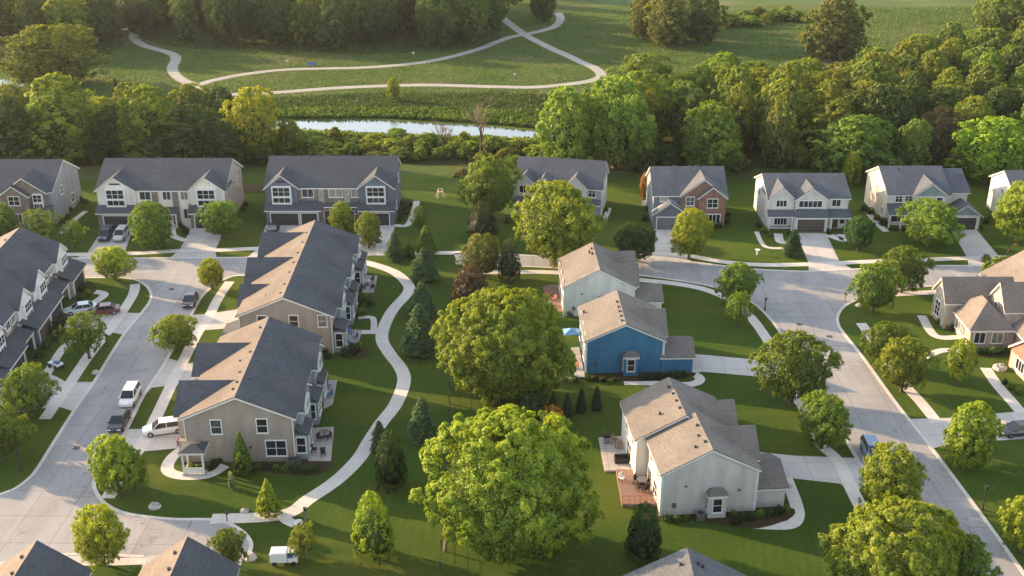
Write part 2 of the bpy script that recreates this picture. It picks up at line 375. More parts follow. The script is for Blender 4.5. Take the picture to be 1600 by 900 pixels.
# right streets
sheet('right_street', [(712, 396), (800, 398), (870, 401), (995, 404), (1075, 409), (1150, 418), (1200, 422), (1262, 424), (1330, 421), (1442, 416), (1520, 415), (1600, 412), (1800, 408), (1800, 436), (1600, 443), (1527, 445), (1428, 449), (1360, 461), (1335, 470), (1318, 480), (1309, 494), (1310, 507), (1317, 519), (1354, 566), (1400, 630), (1453, 697), (1530, 800), (1600, 897), (1700, 1035), (1520, 1035), (1445, 900), (1338, 715), (1275, 611), (1220, 521), (1203, 498), (1184, 479), (1165, 467), (1135, 455), (1100, 445), (1050, 437), (995, 430), (870, 419), (712, 412)], .012, M_road)
for nm, pts in [
    ('kerb', [(60, 434), (175, 434), (205, 436), (222, 442), (233, 452), (236, 467), (222, 488), (195, 521), (171, 558), (147, 597), (117, 640), (85, 690), (60, 730), (45, 748), (23, 764), (0, 773), (-40, 792)]),
    ('kerb', [(395, 430), (368, 431), (350, 437), (330, 450), (315, 464), (301, 488), (284, 517), (255, 572), (225, 617), (198, 671), (178, 705), (160, 730), (151, 741), (147, 755), (149, 766), (157, 779), (170, 791), (200, 803), (264, 811), (330, 812), (355, 817), (379, 831), (392, 848), (390, 864)]),
    ('kerb', [(60, 404), (200, 403.5), (330, 403), (395, 402)]),
    ('kerb', [(60, 870), (125, 866), (225, 870)]),
    ('kerb', [(800, 398), (870, 401), (995, 404), (1075, 409), (1150, 418), (1200, 422), (1262, 424), (1330, 421), (1442, 416), (1520, 415), (1600, 412), (1800, 408)]),
    ('kerb', [(1800, 436), (1600, 443), (1527, 445), (1428, 449), (1360, 461), (1335, 470), (1318, 480), (1309, 494), (1310, 507), (1317, 519), (1354, 566), (1400, 630), (1453, 697), (1530, 800), (1600, 897), (1700, 1035)]),
    ('kerb', [(1520, 1035), (1445, 900), (1338, 715), (1275, 611), (1220, 521), (1203, 498), (1184, 479), (1165, 467), (1135, 455), (1100, 445), (1050, 437), (995, 430), (870, 419), (712, 412)])]:
    ribbon(nm, pts, .42, .05, M_kerb, thick=.05, sub=5)
def drive(pts, z=.020): return sheet('driveway', pts, z, M_drive)
drive([(161, 357), (208, 357), (194, 397), (197, 404.5), (114, 405), (136, 396)])
drive([(299, 355), (326, 355), (347, 369), (336, 391), (339, 404), (264, 404.5), (280, 391), (290, 374)])
drive([(416, 351), (512, 351), (512, 404), (384, 404), (402, 389)])
drive([(560, 351), (618, 351), (603, 397), (556, 398)])
drive([(1022, 354), (1070, 354), (1074, 394), (1080, 411), (996, 406), (1024, 396)])
drive([(1244, 364), (1290, 364), (1312, 409), (1334, 422), (1264, 425.5), (1263, 410)])
drive([(1486, 359), (1526, 359), (1560, 400), (1605, 413), (1514, 417), (1511, 402)])
drive([(296, 492), (322, 491), (374, 483), (384, 505), (348, 514), (320, 516), (284, 520)])
drive([(262, 560), (293, 568), (320, 564), (325, 598), (300, 598), (237, 606), (226, 618), (249, 582)])
drive([(196, 671), (225, 670), (245, 661), (288, 657), (290, 699), (272, 701), (219, 706), (172, 718)])
drive([(96, 495), (140, 488), (184, 488), (224, 490), (194, 523), (170, 519), (100, 512)])
drive([(40, 570), (64, 581), (87, 588), (103, 597), (149, 597), (115, 643), (90, 635), (26, 645), (-30, 655), (-30, 600)])
drive([(225, 869), (290, 866), (330, 893), (330, 920), (215, 920)])
drive([(-10, 880), (60, 868), (128, 868), (132, 892), (60, 940), (-30, 940)])
drive([(1072, 552), (1180, 562), (1244, 563), (1263, 593), (1184, 588.5), (1100, 581), (1070, 583)])
drive([(1180, 706), (1240, 712), (1340, 716), (1370, 768), (1327, 768), (1313, 756), (1226, 746)])
drive([(1420, 655), (1487, 653), (1600, 642), (1720, 634), (1720, 690), (1600, 686), (1550, 689), (1500, 692), (1455, 701)])
def walk(pts, w=1.5, z=.024): return ribbon('sidewalk', pts, w, z, M_walk)
walk([(60, 398), (140, 397.5), (200, 396.5), (280, 392), (340, 391), (404, 388.5), (470, 391)])
walk([(556, 397), (632, 396), (722, 395)])
walk([(722, 395), (728, 404), (740, 414)], 3)
walk([(960, 396), (1024, 396), (1077, 400), (1128, 409), (1194, 414), (1264, 413), (1312, 411), (1380, 408), (1512, 403.5), (1560, 402), (1620, 402)])
walk([(720, 426), (815, 425), (870, 426), (945, 432), (1015, 439), (1060, 444), (1100, 452), (1135, 466), (1167, 489), (1203, 538), (1237, 611), (1256, 638), (1279, 689), (1309, 720), (1330, 763), (1370, 840), (1440, 960)])
walk([(1396, 460), (1487, 455.5), (1600, 453)])
walk([(1345, 505), (1375, 545), (1411, 598), (1438, 628), (1464, 660)])
walk([(1540, 575), (1557, 600), (1583, 630), (1596, 645)])
walk([(359, 440), (340, 468), (324, 500), (309, 520), (284, 569), (267, 603), (239, 662), (215, 705), (184, 752), (168, 779)])
walk([(211, 444), (208, 460), (190, 489), (167, 520), (138, 557), (110, 598), (70, 655)])
walk([(132, 482), (163, 461), (142, 455)], 1.3)
walk([(70, 590), (97, 546), (116, 532)], 1.2)
walk([(290, 698), (268, 716), (262, 735), (285, 744), (325, 742), (352, 727)], 1.4)
walk([(1077, 580), (1094, 592), (1075, 601), (1003, 598), (975, 598)], 1.3)
walk([(1228, 746), (1243, 785), (1246, 808), (1230, 821), (1175, 820)], 1.4)
walk([(617, 352), (636, 352), (646, 335), (651, 314)], 1.2)
walk([(301, 356), (275, 345), (270, 367), (290, 376)], 1.2)
walk([(1182, 362), (1195, 385), (1225, 388)], .8)
walk([(1216, 365), (1220, 378), (1240, 378)], 1.5)
walk([(1292, 366), (1318, 375), (1315, 366)], 1.8)
walk([(1352, 328), (1372, 350), (1385, 362)], 1.2)
walk([(1440, 493), (1460, 524), (1495, 527), (1540, 520)], 1.3)
walk([(1440, 560), (1470, 548), (1500, 548)], 1.2)
walk([(96, 365), (115, 345), (134, 330)], 1.0)
walk([(0, 372), (30, 364)], 1.3)
walk([(128, 878), (175, 878), (228, 876)], 1.2)
walk([(940, 352), (946, 340), (952, 325)], .9)
trail = [(556, 407), (585, 414), (617, 426), (637, 444), (637, 458), (614, 484), (600, 511), (597, 532), (609, 553), (627, 577), (631, 598), (618, 632), (595, 662), (577, 690), (561, 716), (528, 749), (484, 779), (440, 805), (330, 811)]
ribbon('garden_path', trail, 1.75, .028, M_walk)
ribbon('garden_path_spur', [(436, 803), (448, 813), (462, 820)], 1.2, .032, M_walk)
ribbon('garden_path_spur', [(560, 519), (598, 519)], 1.3, .032, M_walk)
ribbon('garden_path_spur', [(560, 497), (582, 497), (584, 517)], .9, .036, M_walk)
# patios and planting beds
def bed(pts): return sheet('planting_bed', pts, .03, M_mulch, sm=3)
bed([(292, 718), (330, 708), (345, 720), (330, 737), (290, 736)]); bed([(395, 722), (520, 722), (500, 742), (455, 742), (400, 734)])
bed([(1005, 801), (1135, 797), (1230, 792), (1238, 808), (1185, 826), (1135, 822), (1100, 816), (1010, 812)])
bed([(912, 585), (1075, 580), (1072, 592), (1000, 596), (915, 594)])
bed([(1460, 492), (1500, 505), (1545, 522), (1520, 525), (1470, 512)]); bed([(1520, 545), (1580, 543), (1580, 556), (1520, 558)])
bed([(622, 348), (636, 338), (643, 318), (634, 312), (624, 325)]); bed([(1375, 345), (1360, 325), (1350, 310), (1375, 310), (1400, 345)])
bed([(120, 470), (150, 455), (140, 440), (120, 450)]); bed([(540, 545), (575, 545), (570, 560), (535, 560)])

# ------------------------------------------------------------------ house kit
ROT = {'front': 0, 'right': PI / 2, 'back': PI, 'left': -PI / 2}
_wc = {}
class House:
    def __init__(s, name, label, cat, X, Y, rot, group=None):
        s.r = empty(name, (X, Y, 0), math.radians(rot), label, cat, group)
        s.roof = MB(); s.west = None; s.trim = MB(); s.walls = {}; s.cat = cat
    def wall(s, mat, label=None):
        k = len(s.walls); s.walls[k] = (MB(), mat, label)
        return s.walls[k][0]
    def part(s, name, mb, mat, parent=None, label=None): return link(name, mb.recalc(name), mat, parent or s.r, label)
    def gable(s, axis, a0, a1, c0, c1, ze, zr, wmat, oh=.45, ohe=.35, z0=0, wa0=None, wa1=None):
        """gable-roofed volume: ridge along axis from a0 to a1, walls c0..c1"""
        hw = (c1 - c0) / 2; c = (c0 + c1) / 2; sl = (zr - ze) / hw
        s.wall(wmat).pent(c0, c1, a0 if wa0 is None else wa0, a1 if wa1 is None else wa1, ze - .24, zr - .24, axis, z0)
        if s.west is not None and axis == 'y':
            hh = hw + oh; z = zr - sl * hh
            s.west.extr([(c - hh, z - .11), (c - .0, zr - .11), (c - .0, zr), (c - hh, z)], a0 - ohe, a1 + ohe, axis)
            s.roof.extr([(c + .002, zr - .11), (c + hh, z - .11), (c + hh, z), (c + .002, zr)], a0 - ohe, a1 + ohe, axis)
        else: s.roof.chev(c, hw + oh, a0 - ohe, a1 + ohe, zr, sl, 0, .11, axis)
        s.trim.chev(c, hw + oh - .03, a0 - ohe + .03, a1 + ohe - .03, zr, sl, .113, .34, axis)
    def cross(s, side, cen, hw, ze, zr, plane, out, wmat, ze_m, sl_m, oh=.3, ohe=.35, z0=None, rake=None):
        """cross gable on a side. plane = main wall coordinate, out = how far it stands proud"""
        depth = (zr - ze_m) / sl_m + .4
        sl = (zr - ze) / hw
        sg = -1 if side in ('front', 'left') else 1
        a_out = plane + sg * (out + ohe); a_in = plane - sg * depth
        ax = 'y' if side in ('front', 'back') else 'x'
        lo, hi = min(a_out, a_in), max(a_out, a_in)
        s.roof.chev(cen, hw + oh, lo, hi, zr, sl, 0, .11, ax)
        t0, t1 = (lo + .03, plane - .1) if sg < 0 else (plane + .1, hi - .03)
        s.trim.chev(cen, hw + oh - .03, t0, t1, zr, sl, .113, .34, ax)
        wlo, whi = (plane - out, plane + .4) if sg < 0 else (plane - .4, plane + out)
        s.wall(wmat).pent(cen - hw, cen + hw, wlo, whi, ze - .24, zr - .24, ax, ze - 3 if z0 is None else z0)
    def shed(s, x0, x1, yo, yi, zo, zi, oh=.25):
        """lean-to roof, low edge at yo, high edge at yi (front)"""
        d = 1 if yi > yo else -1
        sec = [(yo, zo), (yi, zi), (yi, zi - .13), (yo, zo - .13)]
        s.roof.extr(sec, x0 - oh, x1 + oh, 'x')
        s.trim.box(x0 - oh + .03, x1 + oh - .03, min(yo, yo + d * .12) + .02, max(yo, yo + d * .12) + .02, zo - .36, zo - .115 + .0)
    def shedx(s, y0, y1, xo, xi, zo, zi, oh=.25):
        d = 1 if xi > xo else -1
        s.roof.extr([(xo, zo), (xi, zi), (xi, zi - .13), (xo, zo - .13)], y0 - oh, y1 + oh, 'y')
        s.trim.box(min(xo, xo + d * .12) + .02 * d, max(xo, xo + d * .12) + .02 * d, y0 - oh + .03, y1 + oh - .03, zo - .36, zo - .115)
    def hip(s, x0, x1, y0, y1, z0, z1, inset=None, oh=.3):
        x0 -= oh; x1 += oh; y0 -= oh; y1 += oh
        w_, d_ = x1 - x0, y1 - y0; i = inset if inset is not None else min(w_, d_) / 2
        if w_ >= d_: r0 = (x0 + i, (y0 + y1) / 2, z1); r1 = (x1 - i, (y0 + y1) / 2, z1)
        else: r0 = ((x0 + x1) / 2, y0 + i, z1); r1 = ((x0 + x1) / 2, y1 - i, z1)
        v = [(x0, y0, z0), (x1, y0, z0), (x1, y1, z0), (x0, y1, z0), r0, r1]
        f = [(0, 1, 5, 4), (1, 2, 5), (2, 3, 4, 5), (3, 0, 4), (0, 3, 2, 1)] if w_ >= d_ else [(0, 1, 4), (1, 2, 5, 4), (2, 3, 5), (3, 0, 4, 5), (0, 3, 2, 1)]
        s.roof.add(v, f)
        s.trim.box(x0 + .03, x1 - .03, y0 + .03, y1 - .03, z0 - .25, z0 - .004)
    def win(s, side, u, plane, z, w_, h, cols=2, rows=2, trim=M_trim, label=None, name='window'):
        key = (round(w_, 2), round(h, 2), cols, rows, trim.name)
        if key not in _wc:
            f = MB(); b_ = .11
            f.box(-b_, w_ + b_, -.07, .0, -b_, 0); f.box(-b_, w_ + b_, -.07, .0, h, h + b_ * 1.2); f.box(-b_, 0, -.07, 0, 0, h); f.box(w_, w_ + b_, -.07, 0, 0, h)
            for i in range(1, cols): x = w_ * i / cols; f.box(x - .035, x + .035, -.06, 0, 0, h)
            for i in range(1, rows):
                zz = h * i / rows
                for j in range(cols): f.box(w_ * j / cols + .036, w_ * (j + 1) / cols - .036, -.055, 0, zz - .03, zz + .03)
            f.box(-b_ - .05, w_ + b_ + .05, -.13, -.072, -b_ - .03, -b_ + .04)
            fm = f.mesh('window'); fm.materials.append(trim)
            p_ = MB().add([(0, -.025, 0), (w_, -.025, 0), (w_, -.025, h), (0, -.025, h)], [(0, 1, 2, 3)]).mesh('pane'); p_.materials.append(M_glass)
            _wc[key] = (fm, p_)
        fm, pm = _wc[key]
        o = link(name, fm, None, s.r, label)
        o.location = {'front': (u, plane, z), 'right': (plane, u, z), 'back': (u, plane, z), 'left': (plane, u, z)}[side]
        o.rotation_euler = (0, 0, ROT[side]); link('pane', pm, None, o)
        return o
    def garage(s, side, u, plane, w_, h=2.2, mat=M_gar_d, trim=M_trim):
        d_ = MB(); rows = 4
        for i in range(rows): d_.box(.02, w_ - .02, -.05, 0, h * i / rows + .02, h * (i + 1) / rows - .02)
        o = s.part('garage_door', d_, mat)
        f = MB(); f.box(-.16, 0, -.1, 0, 0, h + .16); f.box(w_, w_ + .16, -.1, 0, 0, h + .16); f.box(0, w_, -.1, 0, h, h + .16)
        s.part('door_frame', f, trim, o)
        n = max(2, int(w_ / .9)); p_ = MB()
        o.location = {'front': (u, plane, .03), 'right': (plane, u, .03), 'left': (plane, u, .03)}[side]; o.rotation_euler = (0, 0, ROT[side])
        return o
    def door(s, side, u, plane, z=.15, w_=.95, h=2.1, mat=M_door):
        d_ = MB().box(0, w_, -.05, 0, 0, h); o = s.part('door', d_, mat)
        f = MB(); f.box(-.12, 0, -.08, 0, 0, h + .12); f.box(w_, w_ + .12, -.08, 0, 0, h + .12); f.box(0, w_, -.08, 0, h, h + .12); s.part('door_frame', f, M_trim, o)
        s.part('handle', MB().box(w_ - .14, w_ - .08, -.11, -.05, 1.0, 1.15), M_metal, o)
        o.location = {'front': (u, plane, z), 'right': (plane, u, z), 'left': (plane, u, z), 'back': (u, plane, z)}[side]; o.rotation_euler = (0, 0, ROT[side])
    def post(s, x, y, z1, r=.1, z0=0, mat=M_trim): s.part('porch_post', MB().box(x - r, x + r, y - r, y + r, z0, z1), mat)
    def vents(s, pts):
        if 'v' not in _wc:
            v = MB(); v.box(-.1, .1, -.1, .1, -.35, .14); v.box(-.14, .14, -.14, .14, .14, .19); me = v.mesh('roof_vent'); me.materials.append(M_dark); _wc['v'] = me
        for p_ in pts:
            o = link('roof_vent', _wc['v'], None, s.roofo); o.location = p_
    def finish(s, rmat, trim=M_trim):
        for k, (mb, mat, lab) in s.walls.items(): s.part('wall', mb, mat, label=lab)
        s.roofo = s.part('roof', s.roof, rmat)
        if s.west is not None: s.part('roof_slope', s.west, S_painted_sun, s.roofo, 'roof slope with warm sunlight painted into its tan shingles')  # left slope is its own mesh to carry the painted sunlight
        s.part('roof_trim', s.trim, trim, s.roofo)

# ---------- the row townhouses facing the camera (A), front = camera side
def row_house(label, X, Y, W, mirror_left_double, cols, ze=6.8, zr=10.2, D=13):
    end, mid, br, roofm = cols[:4]
    h = House('townhouse_building', label, 'townhouse', X, Y, 0)
    h.gable('x', 0, W, 0, D, ze, zr, end)
    sl = (zr - ze) / (D / 2)
    gm_, gl, gr = cols[4], (9.4 if mirror_left_double else 7.1), 6.0
    lg = 5.6 if mirror_left_double else 6.6
    for cen, hw in ((lg / 2, lg / 2), (W - 3.0, 3.0)):
        h.cross('front', cen, hw, ze, ze + 2.2, 0, .5, gm_, ze, sl, z0=3.0, oh=.4)
    h.wall(mid).box(lg + .05, W - 6.05, -.16, .3, 0, ze - .45)
    wins = [(6.3, 1.9), (11.0, 2.3), (14.9, 1.7)] if mirror_left_double else [(7.3, 1.8), (11.3, 1.3), (14.4, 1.2)]
    for x in ((9.6, 14.1) if mirror_left_double else (9.9, 13.4)): h.wall(br).box(x - .5, x + .5, -.32, .1, 0, ze - .5)
    for x0, x1, doors in ((0, gl, [(.8, 4.8), (6.1, 2.8)] if mirror_left_double else [(1.0, 4.9)]), (W - gr, W, [(W - gr + .8, 4.4)])):
        h.wall(end if mirror_left_double else br).box(x0, x1, -1.6, .2, 0, 2.7)
        h.shed(x0, x1, -2.0, .0, 2.95, 4.2, .3)
        for u, w_ in doors: h.garage('front', u, -1.6, w_, 2.2, M_gar_d)
    for u in (lg / 2 - 1.7, W - 4.7):                       # bays: white boxes with a grid of panes
        h.part('bay', MB().box(u, u + 3.4, -1.0, -.3, 3.62, ze + .1), M_trim)
        h.win('front', u + .25, -1.0, 5.2, 2.9, 1.5, 3, 2); h.win('front', u + .25, -1.0, 3.98, 2.9, .85, 3, 1)
    h.part('gable_vent', MB().box(lg / 2 - .9, lg / 2 + .9, -.62, -.4, ze + .75, ze + 1.0), M_dark)
    for x, w_ in wins: h.win('front', x, -.16, 4.75, w_, 1.4, 2, 1)
    if mirror_left_double:
        h.win('front', 10.9, -.165, 1.7, 2.4, 1.6, 3, 1); h.win('front', 14.8, -.165, 1.7, 1.2, 1.6, 2, 1); h.door('front', 10.0, -.325); h.door('front', 14.2, -.325)
        h.shed(10.0, 15.9, -1.2, -.2, 4.1 - .7, 4.1 - .3, .05)
    else:
        h.win('front', 11.2, -.165, .9, 1.1, 1.5, 2, 1); h.win('front', 14.6, -.165, 1.3, 1.2, 1.7, 2, 1); h.door('front', 12.6, -.165)
        h.shed(9.9, 13.6, -1.7, -.35, 2.75, 3.5, .1)
        for dx in (10.0, 13.5): h.post(dx, -1.55, 2.5)
    h.win('right', D - 4.5, W, 4.6, 1.0, 1.4, 2, 2); h.win('right', 3.2, W, 1.3, 1.0, 1.4, 2, 2)
    h.finish(roofm)
    h.vents([(W * k, D / 2 + .5, zr - .05) for k in (.16, .3, .42, .63, .78)])
    return h
row_house('slate blue townhouse row with three dark garage doors, right of the wooden fence', -42.9, 185.7, 22.2, True, (W_slate, B_brown, B_tan, S_navy, W_slate))
row_house('cream and tan townhouse row with two cars parked before its left garage', -71.8, 184.3, 22.0, False, (B_tan, W_cream, B_brown, S_navy, W_cream))
# A1 at the left edge
h = House('townhouse_building', 'brown brick townhouse row at the left edge with stacked front gables', 'townhouse', -102, 184.6, 0)
h.gable('x', 0, 22, 0, 13, 6.4, 9.9, W_lblue); sl = 3.5 / 6.5
h.cross('front', 17.6, 3.6, 6.4, 8.9, 0, .6, B_brown, 6.4, sl, z0=0, oh=.4)
h.cross('front', 16.0, 2.4, 6.0, 7.7, 0, 1.5, B_brown, 6.4, sl, z0=0, oh=.35)
h.cross('front', 4.0, 3.0, 6.4, 8.6, 0, .6, B_brown, 6.4, sl, z0=0, oh=.4)
h.win('front', 15.1, -1.5, 4.1, 1.8, 1.5, 2, 2); h.wall(M_trim).box(19.0, 20.7, -1.0, -.4, 2.9, 5.9); h.win('front', 19.15, -1.0, 4.5, 1.4, 1.2, 2, 2); h.win('front', 19.15, -1.0, 3.1, 1.4, 1.0, 3, 1)
h.win('front', 11.2, 0, 4.3, 1.5, 1.3, 2, 1); h.win('front', 8.2, 0, 4.3, 1.5, 1.3, 2, 1); h.win('front', 11.2, 0, 1.2, 1.8, 1.5, 3, 1)
h.shed(17.6, 22, -1.9, -.5, 2.9, 3.8); h.post(21.8, -1.7, 2.6); h.post(17.9, -1.7, 2.6); h.door('front', 19.8, -.61); h.win('front', 15.2, -1.5, .9, 1.6, 1.5, 3, 1)
h.win('right', 4, 22, 4.2, 1, 1.4, 2, 2); h.win('right', 8, 22, 1.2, 1.4, 1.5, 2, 2)
h.finish(S_navy); h.vents([(14, 7, 9.8), (18, 7, 9.8)])

# ---------- detached houses along the far right street
h = House('detached_house', 'light blue-grey house with three small gables behind the big roadside tree', 'house', .6, 190.6, -11)
h.gable('x', 0, 15.4, 0, 9.5, 5.8, 9.2, W_lblue); sl = 3.4 / 4.75
for c, hw, zr in ((1.9, 1.9, 7.7), (5.2, 1.7, 7.4), (10.9, 2.0, 7.7)): h.cross('front', c, hw, 5.8, zr, 0, .5, W_sage, 5.8, sl, z0=3.3)
h.win('front', .9, -.5, 4.1, 2.0, 1.3, 3, 1); h.win('front', 4.4, -.5, 4.1, 1.6, 1.2, 2, 1); h.win('front', 10.1, -.5, 4.1, 1.6, 1.2, 2, 1); h.win('front', 13.2, 0, 3.9, 1.2, 1.5, 2, 2)
h.shed(0, 7.6, -2.3, 0, 2.9, 3.6); h.shed(8.8, 15.2, -1.3, 0, 2.9, 3.5)
for x in (.1, 2.2, 4.6, 7.4): h.post(x, -2.1, 2.6)
h.part('porch_railing', MB().box(.2, 7.3, -2.15, -2.08, .85, .95).box(.2, 7.3, -2.14, -2.09, .35, .42), M_trim)
h.win('front', .8, 0, .9, 2.4, 1.6, 3, 1); h.door('front', 4.9, -.005); h.garage('front', 9.3, -.02, 4.8, 2.2, M_gar_g)
h.wall(W_white).box(15.402, 15.42, .02, 9.48, 0, 5.5)
h.win('right', 2.5, 15.43, 4, 1, 1.4, 2, 2); h.win('right', 6.5, 15.43, 1.2, 1.6, 1.4, 2, 2)
h.finish(S_slate); h.vents([(9, 5.3, 9.1), (4, 5.3, 9.1)])

h = House('detached_house', 'red brick house with a grey single garage beside it under a small gable', 'house', 24.6, 184.0, 0)
h.gable('x', 0, 12.4, 0, 10.5, 6.0, 9.2, W_lblue); sl = 3.2 / 5.25
h.cross('front', 8.5, 3.9, 5.9, 8.8, 0, .5, B_red, 6.0, sl, z0=0, oh=.35)
h.cross('front', 10.0, 2.35, 5.7, 7.6, 0, 1.0, B_red, 6.0, sl, z0=0, oh=.3)
h.cross('front', 2.7, 2.7, 3.2, 5.1, 0, 2.0, W_slate, 6.0, .001 + sl, z0=0, oh=.35)
h.win('front', 5.6, -.5, 3.9, 1.3, 1.5, 2, 2); h.win('front', 9.2, -1.0, 3.7, 1.7, 1.5, 2, 2); h.win('front', 8.9, -1.0, .9, 2.6, 1.5, 4, 1)
h.garage('front', .5, -2.0, 4.4, 2.2, M_gar_g, M_lblue if False else M_trim); h.door('front', 5.9, -.5)
h.wall(W_slate).box(0, 4.55, -.06, .1, 3.4, 5.6); h.win('front', 1.2, -.06, 4.5, 1.1, .9, 2, 1)
h.finish(S_grey); h.vents([(4, 6, 8.9), (8, 6.3, 8.7)])

h = House('detached_house', 'white house with two front gables, a brown garage door and a cream side wall', 'house', 44.2, 182.6, 0)
h.gable('x', 0, 13.8, 0, 11, 5.9, 8.3, W_white); sl = 2.4 / 5.5
h.cross('front', 2.2, 2.15, 5.8, 7.8, 0, .5, W_white, 5.9, sl, z0=0); h.cross('front', 7.2, 2.75, 5.8, 7.7, 0, .8, W_white, 5.9, sl, z0=0)
h.win('front', 1.3, -.5, 4.2, 1.7, 1.1, 3, 1); h.win('front', 5.1, -.8, 4.2, 3.9, 1.1, 5, 1); h.win('front', 11, 0, 4.1, 1.4, 1.2, 2, 1)
h.shed(0, 4.3, -1.4, -.45, 2.75, 3.7, .2); h.shed(4.8, 10, -1.9, -.75, 2.75, 3.9, .2); h.shed(10.5, 14, -1.9, 0, 2.75, 3.6, .2)
h.wall(W_white).box(4.4, 10.1, -1.6, .1, 0, 2.6); h.garage('front', 4.95, -1.6, 4.7, 2.2, M_gar_b)
h.win('front', 1.2, -.5, .9, 2.1, 1.3, 4, 1); h.door('front', 11.4, -.005); h.win('front', 12.7, 0, .9, .8, 1.4, 1, 1)
for x in (.2, 4.1): h.post(x, -1.2, 2.4)
for x in (10.7, 13.8): h.post(x, -1.7, 2.4)
h.part('porch_railing', MB().box(.3, 4.0, -1.25, -1.18, .8, .9).box(.3, 4.0, -1.24, -1.19, .3, .36), M_dark)
h.win('left', 7.5, 0, 3.6, 1.0, 1.4, 2, 2)
h.finish(S_slate); h.vents([(5, 6, 8.2), (6, 6, 8.2)])

h = House('detached_house', 'buff and white house with an attached gabled garage reaching forward on its right', 'house', 65.3, 184.2, 0)
h.gable('x', 0, 10.5, 0, 12.5, 6.0, 8.9, W_peach); sl = 2.9 / 6.25
h.gable('x', 10.2, 14.2, 1.2, 11.5, 6.0, 8.4, W_white)
h.wall(W_white).box(0, 10.5, -.02, .1, 0, 5.65)
h.cross('front', 7.1, 2.9, 5.9, 8.0, 0, .6, W_lblue, 6.0, sl, z0=3.2); h.wall(W_white).box(4.2, 9.98, -.63, -.4, 3.2, 5.55)
h.win('front', 1.3, -.02, 4.3, 1.1, 1.3, 2, 2); h.win('front', 3.0, -.02, 4.3, 1.1, 1.3, 2, 2); h.win('front', 4.9, -.63, 4.1, 1.2, 1.2, 2, 1); h.win('front', 8.2, -.63, 4.1, 1.0, 1.2, 1, 1)
h.shed(.1, 4.4, -1.8, 0, 2.7, 4.1, .2)
for x in (.2, 2.2, 4.2): h.post(x, -1.6, 2.4)
h.win('front', 1.0, -.02, .7, 2.2, 1.5, 2, 1); h.door('front', 4.7, -.025)
h.gable('y', -2.2, 6.0, 10.4, 15.6, 2.9, 4.7, W_lblue); h.wall(W_white).box(10.42, 15.58, -2.23, -2.1, 0, 2.6)
h.garage('front', 11.0, -2.23, 4.0, 2.15, M_gar_d)
h.win('left', 6.5, 0, 3.9, .8, 1.5, 1, 2); h.win('left', 2.6, 0, 1.2, .9, 1.3, 2, 2)
h.finish(S_slate); h.vents([(3, 5.3, 8.6), (6.5, 7.2, 8.7), (7.1, 7.2, 8.7)])

h = House('detached_house', 'white house cut off by the right edge of the view behind a bright tree', 'house', 87.0, 183.6, 0)
h.gable('x', 0, 14, 0, 10.5, 6.0, 8.6, W_white)
h.win('left', 5.5, 0, 4.2, .8, .9, 1, 1); h.win('left', 2.5, 0, 1.2, 1, 1.3, 2, 2); h.win('front', 2, 0, 4, 1.4, 1.3, 2, 1); h.win('front', 6, 0, 4, 1.4, 1.3, 2, 1); h.door('front', 4.4, 0)
h.garage('front', 8.5, 0, 4.8, 2.2)
h.finish(S_slate); h.vents([(3, 6, 8.5)])

# ---------- townhouse buildings whose gable ends face the camera; ridge along y
def end_house(label, X, Y, rot, W, L, ze, zr, cgs_w, cgs_e, bumps, wmat=W_grey, roofm=S_navy, sg='w'):
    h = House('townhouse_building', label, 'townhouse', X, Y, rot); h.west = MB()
    h.gable('y', 0, L, 0, W, ze, zr, wmat); sl = (zr - ze) / (W / 2)
    for c, hw, z, out in cgs_w: h.cross('left', c, hw, ze - .1 if z > 7.6 else ze - .6, z, 0, out, W_tan, ze, sl, z0=2.6)
    h.part('downspout', MB().box(-.02, .08, -.12, -.02, .1, ze - .3), M_trim); h.part('downspout', MB().box(W - .08, W + .02, -.12, -.02, .1, ze - .3), M_trim)
    h.part('wall_vent', MB().box(5.6, 5.9, -.07, 0, 3.0, 3.3), M_metal); h.part('wall_vent', MB().box(7.0, 7.25, -.07, 0, 1.8, 2.05), M_dark)
    for c, hw, z, out in cgs_e: h.cross('right', c, hw, ze - .1, z, W, out, W_lblue, ze, sl, z0=0)
    return h
# T1: nearest
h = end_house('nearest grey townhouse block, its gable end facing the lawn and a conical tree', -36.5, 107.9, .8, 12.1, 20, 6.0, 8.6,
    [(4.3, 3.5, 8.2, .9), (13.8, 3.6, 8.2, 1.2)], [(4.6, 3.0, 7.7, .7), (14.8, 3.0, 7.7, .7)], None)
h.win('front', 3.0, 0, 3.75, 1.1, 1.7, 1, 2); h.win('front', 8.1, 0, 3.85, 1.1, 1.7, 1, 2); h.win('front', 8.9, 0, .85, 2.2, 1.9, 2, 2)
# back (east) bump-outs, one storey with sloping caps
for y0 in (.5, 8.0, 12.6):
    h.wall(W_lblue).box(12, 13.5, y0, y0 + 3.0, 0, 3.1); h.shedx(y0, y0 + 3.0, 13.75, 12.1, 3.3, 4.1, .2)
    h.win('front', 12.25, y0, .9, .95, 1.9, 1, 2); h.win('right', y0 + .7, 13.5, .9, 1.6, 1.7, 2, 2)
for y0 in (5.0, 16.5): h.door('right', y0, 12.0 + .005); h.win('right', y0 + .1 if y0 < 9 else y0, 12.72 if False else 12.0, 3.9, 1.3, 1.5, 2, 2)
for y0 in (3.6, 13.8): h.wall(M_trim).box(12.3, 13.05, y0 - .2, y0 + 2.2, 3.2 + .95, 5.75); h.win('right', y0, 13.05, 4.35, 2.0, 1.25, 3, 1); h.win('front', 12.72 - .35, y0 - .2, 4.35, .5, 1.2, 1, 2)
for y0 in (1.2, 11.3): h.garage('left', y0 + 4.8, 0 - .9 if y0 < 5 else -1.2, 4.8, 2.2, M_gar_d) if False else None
h.wall(B_tan).box(-.9, .1, .1, 7.2, 0, 2.75); h.wall(B_tan).box(-1.2, .1, 10.3, 17.4, 0, 2.75)
